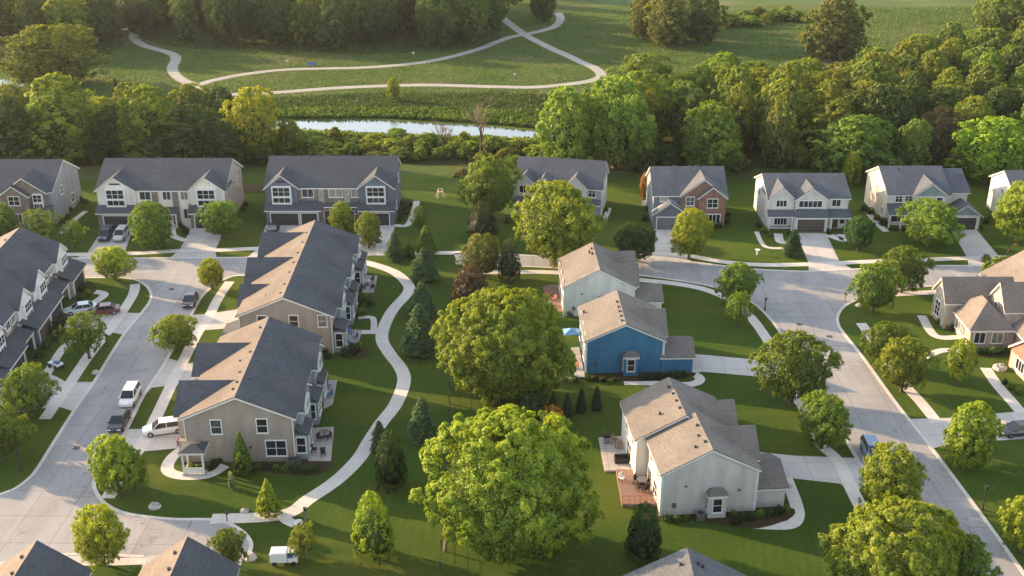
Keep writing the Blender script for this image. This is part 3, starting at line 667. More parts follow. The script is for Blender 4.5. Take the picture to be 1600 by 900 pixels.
h.garage('left', 6.3, -.9, 4.9, 2.2); h.garage('left', 16.4, -1.2, 4.9, 2.2); h.door('left', 9.2, -.0)
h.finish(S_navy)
h.vents([(5.4, 1.8, 8.3), (5.5, 3.4, 8.3), (5.3, 6.0, 8.2), (6.7, 8.7, 8.25), (4.6, 9.4, 7.9), (6.8, 14.4, 8.2), (5.5, 10.9, 8.3), (6.6, 4.4, 8.3), (5.4, 17.6, 8.3)])
# T1 side porch on the near left corner
h2 = House('garden_porch', 'small white framed porch at the left corner of the nearest grey townhouse', 'porch', -36.4, 105.2, .8)
for x in (.1, 2.3): h2.post(x, .1, 2.9, .1)
h2.post(.1, 1.9, 2.9, .1)
h2.part('floor_slab', MB().box(-.1, 2.5, -.1, 2.1, 0, .2), M_kerb); h2.part('railing', MB().box(.2, 2.2, .07, .13, .3, .95), M_trim)
h2.hip(0, 2.4, 0, 2.0, 3.0, 3.5, oh=.25); h2.finish(S_navy)

h = end_house('grey townhouse block behind the nearest one, with the longer navy roof, one slope painted sunlit', -36.3, 134.6, .8, 12.3, 28.6, 6.0, 8.6,
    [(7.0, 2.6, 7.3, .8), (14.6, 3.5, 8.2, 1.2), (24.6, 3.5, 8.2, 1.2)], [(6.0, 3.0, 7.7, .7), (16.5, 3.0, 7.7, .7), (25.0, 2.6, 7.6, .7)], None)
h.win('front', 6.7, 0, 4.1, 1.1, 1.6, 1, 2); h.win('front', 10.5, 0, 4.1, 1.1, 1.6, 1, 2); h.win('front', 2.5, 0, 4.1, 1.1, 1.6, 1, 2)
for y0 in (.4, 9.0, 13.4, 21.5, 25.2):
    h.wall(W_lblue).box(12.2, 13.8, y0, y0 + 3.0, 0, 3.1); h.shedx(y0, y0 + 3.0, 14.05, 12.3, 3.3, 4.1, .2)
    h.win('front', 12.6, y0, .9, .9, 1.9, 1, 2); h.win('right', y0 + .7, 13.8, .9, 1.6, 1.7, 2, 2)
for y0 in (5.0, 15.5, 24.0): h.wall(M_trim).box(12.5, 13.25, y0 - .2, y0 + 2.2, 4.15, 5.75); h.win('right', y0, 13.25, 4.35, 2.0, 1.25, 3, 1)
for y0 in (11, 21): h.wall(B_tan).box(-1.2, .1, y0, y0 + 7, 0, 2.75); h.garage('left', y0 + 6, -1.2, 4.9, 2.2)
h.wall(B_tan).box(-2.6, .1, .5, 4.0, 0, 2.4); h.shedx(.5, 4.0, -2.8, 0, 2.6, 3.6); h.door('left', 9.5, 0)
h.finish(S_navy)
h.vents([(5.5, k, 8.25) for k in (1.5, 4.5, 8.6, 12.2, 15.8, 20, 24)] + [(3.2, 3.2, 7.2), (7.0, 7.5, 8.2), (7.0, 13.5, 8.2)])

# W1: across the left street, fronts facing the street (east = right side)
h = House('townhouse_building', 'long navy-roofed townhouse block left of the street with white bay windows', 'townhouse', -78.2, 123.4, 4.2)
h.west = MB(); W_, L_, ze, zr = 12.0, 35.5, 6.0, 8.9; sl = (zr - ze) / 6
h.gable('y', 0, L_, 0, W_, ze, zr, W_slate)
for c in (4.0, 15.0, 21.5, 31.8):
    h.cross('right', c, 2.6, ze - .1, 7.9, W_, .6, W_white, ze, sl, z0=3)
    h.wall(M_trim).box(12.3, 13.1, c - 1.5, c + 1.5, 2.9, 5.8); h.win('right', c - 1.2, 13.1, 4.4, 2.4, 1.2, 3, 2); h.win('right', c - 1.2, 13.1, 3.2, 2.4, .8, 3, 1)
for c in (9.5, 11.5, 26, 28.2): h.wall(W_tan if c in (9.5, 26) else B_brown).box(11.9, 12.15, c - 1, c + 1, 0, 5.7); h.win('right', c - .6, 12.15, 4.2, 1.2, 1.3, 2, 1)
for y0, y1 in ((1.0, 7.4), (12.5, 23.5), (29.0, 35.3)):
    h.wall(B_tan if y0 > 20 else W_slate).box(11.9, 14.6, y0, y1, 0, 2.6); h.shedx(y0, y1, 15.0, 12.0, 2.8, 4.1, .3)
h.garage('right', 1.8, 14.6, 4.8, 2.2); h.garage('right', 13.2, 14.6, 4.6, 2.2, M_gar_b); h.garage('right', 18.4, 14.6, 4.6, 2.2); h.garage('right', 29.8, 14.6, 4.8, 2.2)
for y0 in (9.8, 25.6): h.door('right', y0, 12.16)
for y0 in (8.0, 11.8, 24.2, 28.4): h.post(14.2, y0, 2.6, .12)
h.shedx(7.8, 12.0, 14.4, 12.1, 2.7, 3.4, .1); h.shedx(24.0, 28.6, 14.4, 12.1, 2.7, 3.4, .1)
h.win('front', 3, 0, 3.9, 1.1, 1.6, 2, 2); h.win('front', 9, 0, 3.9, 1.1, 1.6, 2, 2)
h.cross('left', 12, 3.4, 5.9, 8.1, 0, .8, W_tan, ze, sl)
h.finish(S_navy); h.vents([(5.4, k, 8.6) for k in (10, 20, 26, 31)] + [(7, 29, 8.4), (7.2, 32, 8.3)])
h = House('townhouse_building', 'brown brick townhouse corner at the left edge beside the lower driveway', 'townhouse', -80.5, 110.2, 4.2)
h.gable('y', 0, 11.2, 0, 12, 4.2, 6.6, B_brown); h.cross('right', 6.5, 3.0, 4.1, 6.2, 12, .8, W_slate, 4.2, .4, z0=0)
h.win('right', 5.4, 12.8, .9, 2.2, 1.6, 3, 1); h.door('right', 1.6, 12.0); h.win('right', 2.8, 12, 1, 1, 1.5, 1, 2)
h.post(13.8, 10.9, 2.7, .15); h.shedx(8.6, 11.1, 14.1, 12.1, 2.9, 3.7)
h.finish(S_navy); h.vents([(6.8, 4, 6.3)])
# roofs at the bottom edge
for lab, X, Y, L_, roofm in (('navy roof with one slope painted sunlit at the bottom left corner of the view', -46.1, 60, 21.6, S_navy), ('navy roof with one slope painted sunlit at the bottom edge beside the cul-de-sac', -32.9, 60, 22.2, S_navy), ('grey roof at the bottom edge, below the near pale house', 10.2, 60, 20.6, S_grey)):
    wd = 10.4 if roofm is S_grey else 7.9
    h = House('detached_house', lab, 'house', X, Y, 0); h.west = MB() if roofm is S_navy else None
    h.gable('y', 0, L_, 0, wd, 5.6, 8.5, W_sage if roofm is S_grey else W_grey)
    h.win('back', 3.5, L_, 3.8, 1.1, 1.5, 2, 2); h.win('back', 5.8, L_, 3.8, 1.1, 1.5, 2, 2); h.door('back', 5.6, L_)
    h.finish(roofm); h.vents([(wd * .42, L_ - 1.6, 8.1), (wd * .44, L_ - 4, 8.2)] + ([(5.9, L_ - 1.5, 8.2), (6.3, L_ - 1.7, 8.0)] if roofm is S_grey else []))

# ---------- middle detached houses (east faces the street)
def mid_house(label, X, Y, rot, L, ze, zr, wmat, roofm, gx, gy0, gy1, cgs, step=None, W=10.0, gz=(2.5, 4.0)):
    h = House('detached_house', label, 'house', X, Y, rot)
    sl = (zr - ze) / (W / 2)
    h.gable('y', 0, L, 0, W, ze, zr, wmat, oh=.35, ohe=.3)
    h.wall(M_trim).box(-.05, .12, -.05, .12, 0, ze - .3); h.wall(M_trim).box(W - .12, W + .05, -.05, .12, 0, ze - .3)
    for c, hw, z, out in cgs: h.cross('right', c, hw, ze - .1, z, W, out, wmat, ze, sl, z0=2.5)
    h.gable('x', W - .2, gx, gy0, gy1, gz[0], gz[1], wmat, oh=.25, ohe=.3)
    h.garage('right', gy0 + .6, gx, gy1 - gy0 - 1.2, 2.1, M_gar_g)
    h.part('downspout', MB().box(W + .06, W + .15, -.1, -.02, .1, ze - .3), M_trim); h.part('downspout', MB().box(-.15, -.06, -.1, -.02, .1, ze - .3), M_trim)
    h.part('wall_vent', MB().box(8.1, 8.4, -.07, 0, 2.6, 2.85), M_metal); h.part('wall_vent', MB().box(2.4, 2.65, -.07, 0, 3.4, 3.65), M_metal); h.part('meter_box', MB().box(1.2, 1.6, -.16, 0, 1.0, 1.6), M_metal)
    # bay bump-out on the gable end
    h.wall(wmat).box(4.8, 6.7, -.9, .1, 0, 2.75); h.hip(4.8, 6.7, -.9, .3, 2.75, 3.35, .6, .15)
    h.win('front', 5.3, -.9, .75, .9, 1.6, 1, 2); h.win('left', -.2, 4.8, .8, .5, 1.5, 1, 2)
    for y0 in np.arange(1.5, L - 1.5, 3.2): h.win('left', y0 + .9, 0, 3.5, 1.1, 1.3, 2, 2)
    for y0 in (2.2, 8.0): h.win('left', y0 + 1.3, 0, .8, 1.5, 1.6, 2, 2)
    h.door('left', 6.2, 0, .2, 1.6, 2.1, M_glass)
    h.win('right', gy1 + 1.2, W, 3.3, 1.2, 1.3, 2, 2)
    return h
h = mid_house('pale sage house in front of the blue house, with a stepped tan and grey roof', 15.5, 97.6, 5.5, 7.0, 5.4, 8.0, W_sage, S_tan, 13.4, .5, 6.8, [(4.8, 2.5, 7.6, .6)], gz=(2.6, 3.9))
h.gable('y', 7.05, 15.2, -1.3, 9.2, 5.3, 8.0, W_white, oh=.35, ohe=.25); h.cross('right', 10.4, 2.4, 5.2, 7.6, 9.2, .7, W_sage, 5.3, .51, z0=2.5)
h.win('left', 9.4, -1.3, 3.4, 1.1, 1.4, 2, 2); h.win('left', 12.6, -1.3, 3.4, 1.1, 1.4, 2, 2); h.win('left', 11.5, -1.3, .6, 2.0, 2.0, 2, 2)
h.finish(S_tan); h.vents([(4.6, 1.5, 7.8), (4.3, 3.0, 7.6), (3.6, 1.4, 7.3), (4.6, 4.8, 7.8), (3.6, 8.6, 7.8), (3.6, 10.2, 7.8), (3.6, 11.8, 7.8), (3.5, 13.4, 7.8), (1.6, 9.2, 6.9)])
h = mid_house('bright blue house with white trim and a low garage on its right', 9.6, 129.2, 1.5, 10.2, 4.9, 7.2, W_blue, S_tan, 13.9, -.15, 5.6, [(5.0, 3.0, 6.9, .5)], gz=(2.5, 3.8))
h.finish(S_tan); h.vents([(4.6, k, 7.05) for k in (1.0, 2.4, 3.8, 5.2, 6.8)] + [(.3, 7.8, 5.2)])
h = mid_house('pale cream house with a tan roof directly behind the blue house', 7.5, 146.6, 2, 10.2, 4.8, 7.4, W_cream, S_tan, 14.0, -.6, 4.8, [(3.2, 2.1, 6.9, .6), (8.0, 2.1, 6.9, .8)], gz=(2.7, 4.1))
h.finish(S_tan); h.vents([(4.5, 6, 7.3), (4.6, 8, 7.3), (4.2, 7, 7.2)])

# ---------- brown roofed houses on the right
h = House('detached_house', 'pinkish stone house with a many-gabled brown roof at the right edge', 'house', 62.2, 136.5, 0)
h.wall(B_tan).box(0, 6, 0, 6, 0, 2.7); h.hip(0, 5.5, 0, 7.5, 2.8, 5.8, 3.2, .4)
h.gable('x', -1.4, 8, 6.0, 10.8, 4.4, 7.0, B_tan, oh=.3)
h.gable('x', 4.8, 20, 1.2, 6.4, 5.3, 8.2, B_tan, oh=.3)
h.gable('y', 4, 16, 7.5, 19, 4.5, 8.0, B_tan)
h.gable('y', -3.5, 3, 6.2, 14, 3.2, 6.4, B_tan)
h.win('left', 9.6, -1.4, .9, 1.6, 2.2, 2, 3); h.win('left', 4.9, 4.8, 3.6, 1.0, 1.2, 2, 2); h.win('left', 5.2, 0, .8, 3.6, 1.5, 4, 1); h.win('front', 3.0, 0, .8, 1.4, 1.5, 2, 1); h.win('front', .6, 0, .8, 1.4, 1.5, 2, 1)
h.part('downspout', MB().box(6.02, 6.14, -3.62, -3.52, 0, 3.1), M_trim)
h.finish(shingle('shingle_brown', (.19, .160, .140), (.245, .21, .185)))
h = House('detached_house', 'brick house gable poking in at the right edge above the walkway', 'house', 66.2, 123.0, 4)
h.gable('x', 0, 14, 0, 8.5, 3.0, 6.2, B_red, oh=.3); h.wall(B_tan).box(-.05, .1, .3, 8.2, 0, 2.3)
h.win('left', 6.6, -.05, .7, 2.0, 1.4, 3, 1); h.win('left', 3.6, -.05, .7, 2.0, 1.4, 3, 1); h.finish(S_tan)

# ------------------------------------------------------------------ vegetation prototypes
def quads_mesh(name, cen, nrm, size, tone, extra=None, asp=1.0):
    n = len(cen); rnd = np.random.default_rng(7)
    nrm = nrm / (np.linalg.norm(nrm, axis=1, keepdims=True) + 1e-9)
    a = rnd.normal(size=(n, 3)); a -= nrm * np.sum(a * nrm, axis=1, keepdims=True); a /= np.linalg.norm(a, axis=1, keepdims=True) + 1e-9
    b = np.cross(nrm, a); s = size[:, None] / 2
    bend = nrm * s * .25
    V = np.stack([cen - a * s * asp - bend, cen - b * s * .7, cen + a * s * asp - bend, cen + b * s * .7], axis=1).reshape(-1, 3)
    F = np.arange(4 * n, dtype=np.int32); T = tone
    starts = np.arange(0, 4 * n, 4, dtype=np.int32); tot = np.full(n, 4, dtype=np.int32)
    if extra is not None:
        ev, ef, et = extra; o = len(V); V = np.vstack([V, ev]); F = np.concatenate([F, (ef + o).reshape(-1).astype(np.int32)])
        starts = np.concatenate([starts, 4 * n + np.arange(0, ef.size, 4, dtype=np.int32)]); tot = np.concatenate([tot, np.full(len(ef), 4, dtype=np.int32)]); T = np.concatenate([T, et])
    me = bpy.data.meshes.new(name); me.vertices.add(len(V)); me.vertices.foreach_set('co', V.astype(np.float32).ravel())
    me.loops.add(len(F)); me.loops.foreach_set('vertex_index', F)
    me.polygons.add(len(starts)); me.polygons.foreach_set('loop_start', starts); me.polygons.foreach_set('loop_total', tot)
    me.update(calc_edges=True)
    at_ = me.attributes.new('tone', 'FLOAT', 'FACE'); at_.data.foreach_set('value', np.clip(T, 0, 1).astype(np.float32))
    me.materials.append(M_leaf); return me
def prof(shape, t):
    t = np.clip(t, 0, 1)
    if shape == 'round': return np.sqrt(np.clip(1 - (2 * t - .92) ** 2 / 1.18, 0.02, 1))
    if shape == 'oval': return np.sqrt(np.clip(1 - (2 * t - .85) ** 2 / 1.33, 0.02, 1)) * (1 - .15 * t)
    if shape == 'cone': return np.clip((1 - t) ** .8 * 1.02, .03, 1) * np.clip(t * 9 + .45, 0, 1)
    if shape == 'dome': return np.sqrt(np.clip(1 - t ** 2.0, .03, 1)) * np.clip(.8 + t, 0, 1)
def crown(name, w, h, zb, clumps, leaves, ls, shape, seed, rcf=(.2, .32), rough=.14, core=.66):
    r = np.random.default_rng(seed); R = w / 2; H = h - zb
    t = (np.arange(clumps) + r.random(clumps)) / clumps
    t = t ** (.85 if shape != 'cone' else 1.0)
    th = np.arange(clumps) * 2.39996 + r.normal(0, .35, clumps)
    lob = 1 + rough * np.sin(th * 2 + seed) + rough * .7 * np.sin(th * 3 + t * 7 + seed * 2) + rough * .5 * np.sin(t * 9 + th * 1.0 + seed) - .3 * rough + r.normal(0, rough * .4, clumps)
    rc = R * r.uniform(*rcf, clumps) * (.65 + .5 * prof(shape, t))
    pr = prof(shape, t) * R * lob
    rad = np.clip(pr - rc * .75, 0, None) * np.where(r.random(clumps) < .9, 1, r.uniform(.6, .95, clumps))
    cz = zb + t * H; cz = np.minimum(cz, h - rc * .6)
    C = np.stack([np.cos(th) * rad, np.sin(th) * rad, cz], 1)
    Cn = np.stack([np.cos(th) * .9, np.sin(th) * .9, (t - .35) * 1.7], 1); Cn /= np.linalg.norm(Cn, axis=1, keepdims=True)
    p = rc ** 2; idx = r.choice(clumps, leaves, p=p / p.sum())
    # every clump is made of smaller tufts that reach outwards and upwards
    ns = 7; S = r.normal(size=(clumps, ns, 3)) + Cn[:, None, :] * .9 + np.array([0, 0, .55]); S /= np.linalg.norm(S, axis=2, keepdims=True)
    srad = r.uniform(.28, .5, (clumps, ns)); sj = r.integers(0, ns, leaves); So = S[idx, sj]
    d = r.normal(size=(leaves, 3)) + So * .7 + np.array([0, 0, .3]); d /= np.linalg.norm(d, axis=1, keepdims=True)
    q_ = (r.random(leaves) ** .45); P = C[idx] + (So * r.uniform(.35, .85, (clumps, ns))[idx, sj][:, None] + d * (q_ * srad[idx, sj])[:, None]) * rc[idx][:, None] * np.array([1, 1, 1.0])
    rr = rc[idx] * q_; d = (d + So * .6); d /= np.linalg.norm(d, axis=1, keepdims=True)
    P[:, 2] = np.maximum(P[:, 2], zb * .6 + .15)
    k_ = r.random(leaves) < .24; nk = int(k_.sum()); tt_ = r.uniform(.03, .93, nk) ; aa = r.uniform(0, 2 * PI, nk)
    ra = prof(shape, tt_) * R * r.uniform(.60, .90, nk); P[k_] = np.stack([np.cos(aa) * ra, np.sin(aa) * ra, zb + tt_ * H * .95], 1); d[k_] = np.stack([np.cos(aa) * .8, np.sin(aa) * .8, (tt_ - .3) * 1.5], 1)
    nr = d + Cn[idx] * .4 + r.normal(0, .5, (leaves, 3))
    ct = r.normal(0, .10, clumps)
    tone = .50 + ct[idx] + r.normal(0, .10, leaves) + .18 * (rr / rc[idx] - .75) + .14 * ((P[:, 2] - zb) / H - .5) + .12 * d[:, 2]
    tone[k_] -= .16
    # dark inner mass
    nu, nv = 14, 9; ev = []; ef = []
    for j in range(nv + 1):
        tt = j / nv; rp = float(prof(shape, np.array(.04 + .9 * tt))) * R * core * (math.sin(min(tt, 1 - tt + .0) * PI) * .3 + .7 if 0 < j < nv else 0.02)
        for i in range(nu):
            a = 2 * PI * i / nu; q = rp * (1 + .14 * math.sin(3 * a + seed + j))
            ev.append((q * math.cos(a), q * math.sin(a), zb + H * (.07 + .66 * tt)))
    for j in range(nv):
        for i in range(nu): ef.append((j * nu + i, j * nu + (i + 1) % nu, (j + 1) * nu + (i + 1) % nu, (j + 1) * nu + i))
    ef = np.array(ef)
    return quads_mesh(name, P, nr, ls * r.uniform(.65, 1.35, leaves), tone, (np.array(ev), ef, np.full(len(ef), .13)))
def spruce(name, w, h, leaves, ls, seed):
    r = np.random.default_rng(seed); R = w / 2; lv = 11
    t = 1 - np.sqrt(r.random(leaves)); t = np.clip(t * 1.0, 0, .985)
    L = t * lv; fr = L - np.floor(L); nb = 9; bl = r.uniform(.72, 1.12, (lv + 1, 9))
    bi = r.integers(0, nb, leaves); th = bi * 2 * PI / nb + np.floor(L) * .9 + r.normal(0, .17, leaves)
    rad = R * (1 - t) ** .58 * np.clip(t * 4 + .55, 0, 1) * (1.0 - .40 * fr) * bl[np.floor(L).astype(int), bi] * (r.random(leaves) ** .3) + .05
    z = .35 + t * (h - .4) - rad * .16 + r.normal(0, .08, leaves)
    P = np.stack([np.cos(th) * rad, np.sin(th) * rad, z], 1)
    nr = np.stack([np.cos(th) * .7, np.sin(th) * .7, np.full(leaves, .8)], 1) + r.normal(0, .35, (leaves, 3))
    tone = .42 + r.normal(0, .10, leaves) + .2 * (.5 - fr) + .2 * (rad / (R * (1 - t) ** .58 + .1) - .7)
    ev = []; ef = []; nu = 10
    for z_, q in ((.3, R * .55), (h * .5, R * .34), (h * .93, .03)):
        for i in range(nu): ev.append((q * math.cos(2 * PI * i / nu), q * math.sin(2 * PI * i / nu), z_))
    for j in range(2):
        for i in range(nu): ef.append((j * nu + i, j * nu + (i + 1) % nu, (j + 1) * nu + (i + 1) % nu, (j + 1) * nu + i))
    ef = np.array(ef)
    return quads_mesh(name, P, nr, ls * r.uniform(.6, 1.3, leaves), tone, (np.array(ev), ef, np.full(len(ef), .05)), asp=1.3)
def trunk(h, zb, w, seed, r0=None):
    rn = random.Random(seed); mb = MB(); r0 = r0 or w * .028 + .05
    zt = zb + (h - zb) * .45
    mb.tube((0, 0, -.1), (0, 0, .25), r0 * 1.5, r0 * 1.1); mb.tube((0, 0, .2), (rn.uniform(-.1, .1), rn.uniform(-.1, .1), zt), r0 * 1.1, r0 * .6)
    for k in range(6):
        a = k * 2.4 + rn.random(); z0 = zb * .8 + (zt - zb * .8) * k / 6 + .3
        mb.tube((0, 0, z0), (math.cos(a) * w * .3, math.sin(a) * w * .3, z0 + (h - z0) * .45), r0 * .45, r0 * .12, 6)
    return mb.mesh('trunk')
KIND = {}
def reg(k, crowns, w, h, tr): KIND[k] = dict(c=crowns, w=w, h=h, t=tr)
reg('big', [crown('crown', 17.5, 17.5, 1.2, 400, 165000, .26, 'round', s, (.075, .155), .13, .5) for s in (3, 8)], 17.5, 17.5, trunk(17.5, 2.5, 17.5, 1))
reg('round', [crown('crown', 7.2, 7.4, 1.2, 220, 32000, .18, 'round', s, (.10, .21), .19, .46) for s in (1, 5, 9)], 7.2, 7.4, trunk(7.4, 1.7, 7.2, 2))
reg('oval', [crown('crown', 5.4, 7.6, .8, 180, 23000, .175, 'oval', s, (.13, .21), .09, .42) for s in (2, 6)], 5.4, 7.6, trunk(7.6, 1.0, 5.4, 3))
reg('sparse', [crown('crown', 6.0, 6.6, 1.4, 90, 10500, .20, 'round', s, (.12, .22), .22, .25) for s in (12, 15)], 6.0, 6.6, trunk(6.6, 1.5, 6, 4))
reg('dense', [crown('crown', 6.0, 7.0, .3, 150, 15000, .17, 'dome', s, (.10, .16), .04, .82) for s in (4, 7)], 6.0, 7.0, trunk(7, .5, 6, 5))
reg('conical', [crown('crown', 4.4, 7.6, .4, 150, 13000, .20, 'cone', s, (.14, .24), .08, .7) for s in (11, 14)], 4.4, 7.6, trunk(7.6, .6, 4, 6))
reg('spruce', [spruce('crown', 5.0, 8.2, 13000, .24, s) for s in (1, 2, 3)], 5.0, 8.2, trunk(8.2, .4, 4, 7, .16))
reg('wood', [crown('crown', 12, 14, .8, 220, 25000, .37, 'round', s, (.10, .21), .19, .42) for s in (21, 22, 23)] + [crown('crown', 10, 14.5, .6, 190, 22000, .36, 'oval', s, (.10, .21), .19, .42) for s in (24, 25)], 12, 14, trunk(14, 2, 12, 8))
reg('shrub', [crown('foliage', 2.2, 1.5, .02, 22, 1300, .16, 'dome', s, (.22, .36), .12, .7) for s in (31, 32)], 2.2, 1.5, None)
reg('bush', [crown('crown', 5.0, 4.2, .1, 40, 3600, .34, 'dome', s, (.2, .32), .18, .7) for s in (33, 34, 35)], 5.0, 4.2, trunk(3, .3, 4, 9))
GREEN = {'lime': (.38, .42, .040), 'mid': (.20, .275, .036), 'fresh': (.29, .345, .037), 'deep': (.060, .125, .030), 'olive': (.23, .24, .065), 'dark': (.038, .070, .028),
         'copper': (.125, .066, .045), 'blue': (.13, .20, .085), 'yellow': (.42, .42, .05), 'wood': (.245, .265, .042), 'woodd': (.105, .150, .040), 'orange': (.45, .22, .05), 'silver': (.36, .39, .30), 'brown': (.25, .19, .10), 'pink': (.6, .05, .2)}
_cnt = [0]
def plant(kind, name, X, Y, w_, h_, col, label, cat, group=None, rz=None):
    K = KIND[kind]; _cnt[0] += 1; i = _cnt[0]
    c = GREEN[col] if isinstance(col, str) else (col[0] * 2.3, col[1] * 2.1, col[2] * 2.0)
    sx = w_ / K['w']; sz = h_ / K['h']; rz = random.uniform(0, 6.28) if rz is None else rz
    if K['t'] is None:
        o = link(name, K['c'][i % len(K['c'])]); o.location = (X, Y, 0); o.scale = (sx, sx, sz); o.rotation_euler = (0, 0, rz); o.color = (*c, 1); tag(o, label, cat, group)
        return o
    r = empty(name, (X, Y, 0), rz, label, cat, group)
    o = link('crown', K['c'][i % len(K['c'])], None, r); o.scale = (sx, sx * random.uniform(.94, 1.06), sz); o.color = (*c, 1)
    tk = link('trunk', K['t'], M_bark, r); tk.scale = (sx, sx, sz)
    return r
def tree(kind, x, yb, yt, wpx, col, label, group=None, name='deciduous_tree', cat='tree'):
    X, Y = G(x, yb)
    if kind == 'spruce' and wpx > 23: wpx *= 1.32
    w_ = wpx / pxm(Y, 4); h_ = max(1.0, ZY(yt, Y + w_ * .12))
    return plant(kind, name, X, Y, w_, h_, col, label, cat, group)

# yard and street trees: (kind, x, y_base, y_top, width, colour, label)
T = tree
T('round', 181, 437, 386, 62, 'lime', 'round lime green street tree on the curved corner lawn by the left junction')
T('round', 332, 452, 404, 46, 'lime', 'small bright round tree at the tip of the grass strip near the dark parked car')
T('round', 277, 549, 492, 60, 'fresh', 'round tree on the grass strip between the left street and its sidewalk')
T('sparse', 140, 560, 487, 62, 'mid', 'airy tree on the strip beside the driveway with the maroon car')
T('round', 50, 650, 572, 82, 'mid', 'broad green tree at the lower driveway of the left townhouses')
T('round', 4, 718, 632, 84, 'mid', 'green tree cut off by the left edge above the dark lawn')
T('round', 186, 772, 682, 80, 'fresh', 'leafy street tree beside the driveway with the white wagon')
T('sparse', 212, 765, 700, 50, 'mid', 'smaller airy tree leaning in behind the leafy street tree on the corner lawn')
T('round', 163, 882, 791, 84, 'lime', 'lime green tree on the small lawn island at the bottom left')
T('round', 360, 888, 826, 54, 'mid', 'small tree beside the roof corner at the cul-de-sac')
T('sparse', 475, 872, 818, 46, 'fresh', 'small airy tree behind the white utility cart')
T('conical', 421, 806, 746, 42, 'lime', 'bright spiky young tree beside the garden path')
T('oval', 240, 388, 313, 70, 'mid', 'pointed green tree in front of the cream townhouse row')
T('round', 347, 372, 314, 56, 'mid', 'round tree beside the driveway of the cream townhouse row')
T('sparse', 68, 384, 326, 60, 'mid', 'airy tree in front of the brown brick townhouse row')
T('sparse', 118, 388, 344, 34, 'mid', 'thin young tree left of the driveway with two parked cars')
T('round', 8, 376, 318, 50, 'mid', 'dark green tree at the left edge before the brown townhouse')
T('oval', 536, 372, 314, 40, 'fresh', 'left of the two small trees before the slate townhouse row')
T('oval', 577, 388, 330, 42, 'fresh', 'right of the two small trees before the slate townhouse row')
T('sparse', 655, 364, 322, 22, 'mid', 'slim sapling on the lawn right of the slate townhouse row')
T('big', 790, 622, 452, 188, 'fresh', 'huge round tree in the middle of the view, behind the largest tree')
T('big', 802, 858, 640, 240, 'fresh', 'largest tree in the view, spreading over the bottom centre lawn')
T('round', 766, 342, 246, 84, 'mid', 'tall green tree left of the light blue-grey house')
T('round', 868, 416, 284, 134, 'fresh', 'broad bright tree by the kerb in front of the light blue-grey house')
T('dense', 754, 376, 314, 52, (.045, .055, .03), 'dark rounded tree between the tall green tree and the olive bush')
T('round', 752, 434, 366, 66, 'olive', 'olive green tree beside the end of the sidewalk')
T('dense', 796, 440, 372, 38, (.05, .055, .03), 'dark narrow tree right of the olive green tree')
T('dense', 736, 482, 411, 66, 'copper', 'copper-leaved round tree above the huge middle tree')
T('round', 992, 408, 350, 66, 'deep', 'dark green tree on the lawn behind the pale cream house')
T('round', 1076, 405, 326, 66, 'lime', 'bright tree in front of the red brick house')
T('round', 1150, 478, 411, 62, 'mid', 'larger street tree at the bend of the sidewalk, right of the cream house')
T('sparse', 1152, 512, 456, 40, 'mid', 'small tree just below the street tree at the bend of the sidewalk')
T('round', 1236, 632, 518, 106, 'mid', 'broad street tree at the end of the blue house driveway')
T('round', 1283, 700, 617, 86, 'mid', 'street tree between the two driveways on the middle lawn')
T('round', 1384, 803, 700, 108, 'fresh', 'yellow-green street tree beside the blue parked car')
T('big', 1385, 950, 786, 212, 'fresh', 'large spreading tree at the bottom beside the right street')
T('round', 1494, 935, 835, 84, 'mid', 'dark green tree tucked against the large tree at the bottom right')
T('round', 1363, 487, 412, 68, 'mid', 'left of the two trees on the corner lawn at the right junction')
T('round', 1408, 457, 385, 66, 'mid', 'right of the two trees on the corner lawn at the right junction')
T('round', 1378, 572, 503, 56, 'mid', 'upper tree on the lawn east of the right street')
T('round', 1408, 612, 528, 76, 'fresh', 'tree by the kerb at the head of the east sidewalk strip')
T('sparse', 1496, 602, 530, 50, 'fresh', 'airy tree on the sunlit lawn before the brown-roofed stone house')
T('oval', 1510, 728, 626, 88, 'fresh', 'tall street tree at the driveway with the dark car')
T('round', 1596, 862, 773, 76, 'lime', 'bright tree cut off by the lower right edge')
T('round', 1450, 386, 313, 88, 'mid', 'round tree before the buff house with the projecting garage')
T('round', 1588, 382, 285, 86, 'fresh', 'bright tree at the right edge hiding the last white house')
T('round', 1340, 393, 338, 46, 'deep', 'small green tree on the lawn left of the buff house')
T('oval', 1328, 292, 237, 34, 'lime', 'narrow bright tree behind the gap between the white and buff houses')
T('bush', 1560, 447, 400, 66, 'mid', 'wide green bush before the brown roof at the right')
T('bush', 1008, 312, 270, 22, 'orange', 'small golden bush beside the red brick house', cat='bush', name='garden_bush')
T('dense', 585, 873, 766, 74, 'fresh', 'sunlit egg-shaped tree on the lawn near the white utility cart')
T('dense', 1004, 877, 783, 64, 'deep', 'dark egg-shaped evergreen below the brick patio', name='evergreen_tree')
T('dense', 612, 764, 670, 60, 'deep', 'dark egg-shaped evergreen right of the garden path bend', name='evergreen_tree')
T('conical', 381, 741, 672, 40, 'mid', 'slender conical tree against the grey gable wall', name='evergreen_tree')
for x, yb, yt, w_, c, lab in ((617, 406, 359, 30, 'blue', 'short blue spruce near the start of the garden path'), (667, 398, 349, 34, 'mid', 'sunlit spruce farthest back in the row along the garden path'),
    (664, 437, 383, 44, 'blue', 'spruce standing second from the back in the garden path row'), (660, 493, 436, 42, 'blue', 'spruce level with the first bend of the garden path'),
    (657, 554, 470, 56, 'blue', 'tallest blue spruce beside the garden path'), (661, 688, 616, 46, 'blue', 'blue spruce beside the lower bend of the garden path'),
    (594, 702, 654, 30, 'blue', 'small spruce close to the garden path below the bend'), (1238, 400, 356, 32, 'deep', 'small spruce on the lawn of the white two-gabled house')):
    T('spruce', x, yb, yt, w_, c, lab, name='spruce_tree')
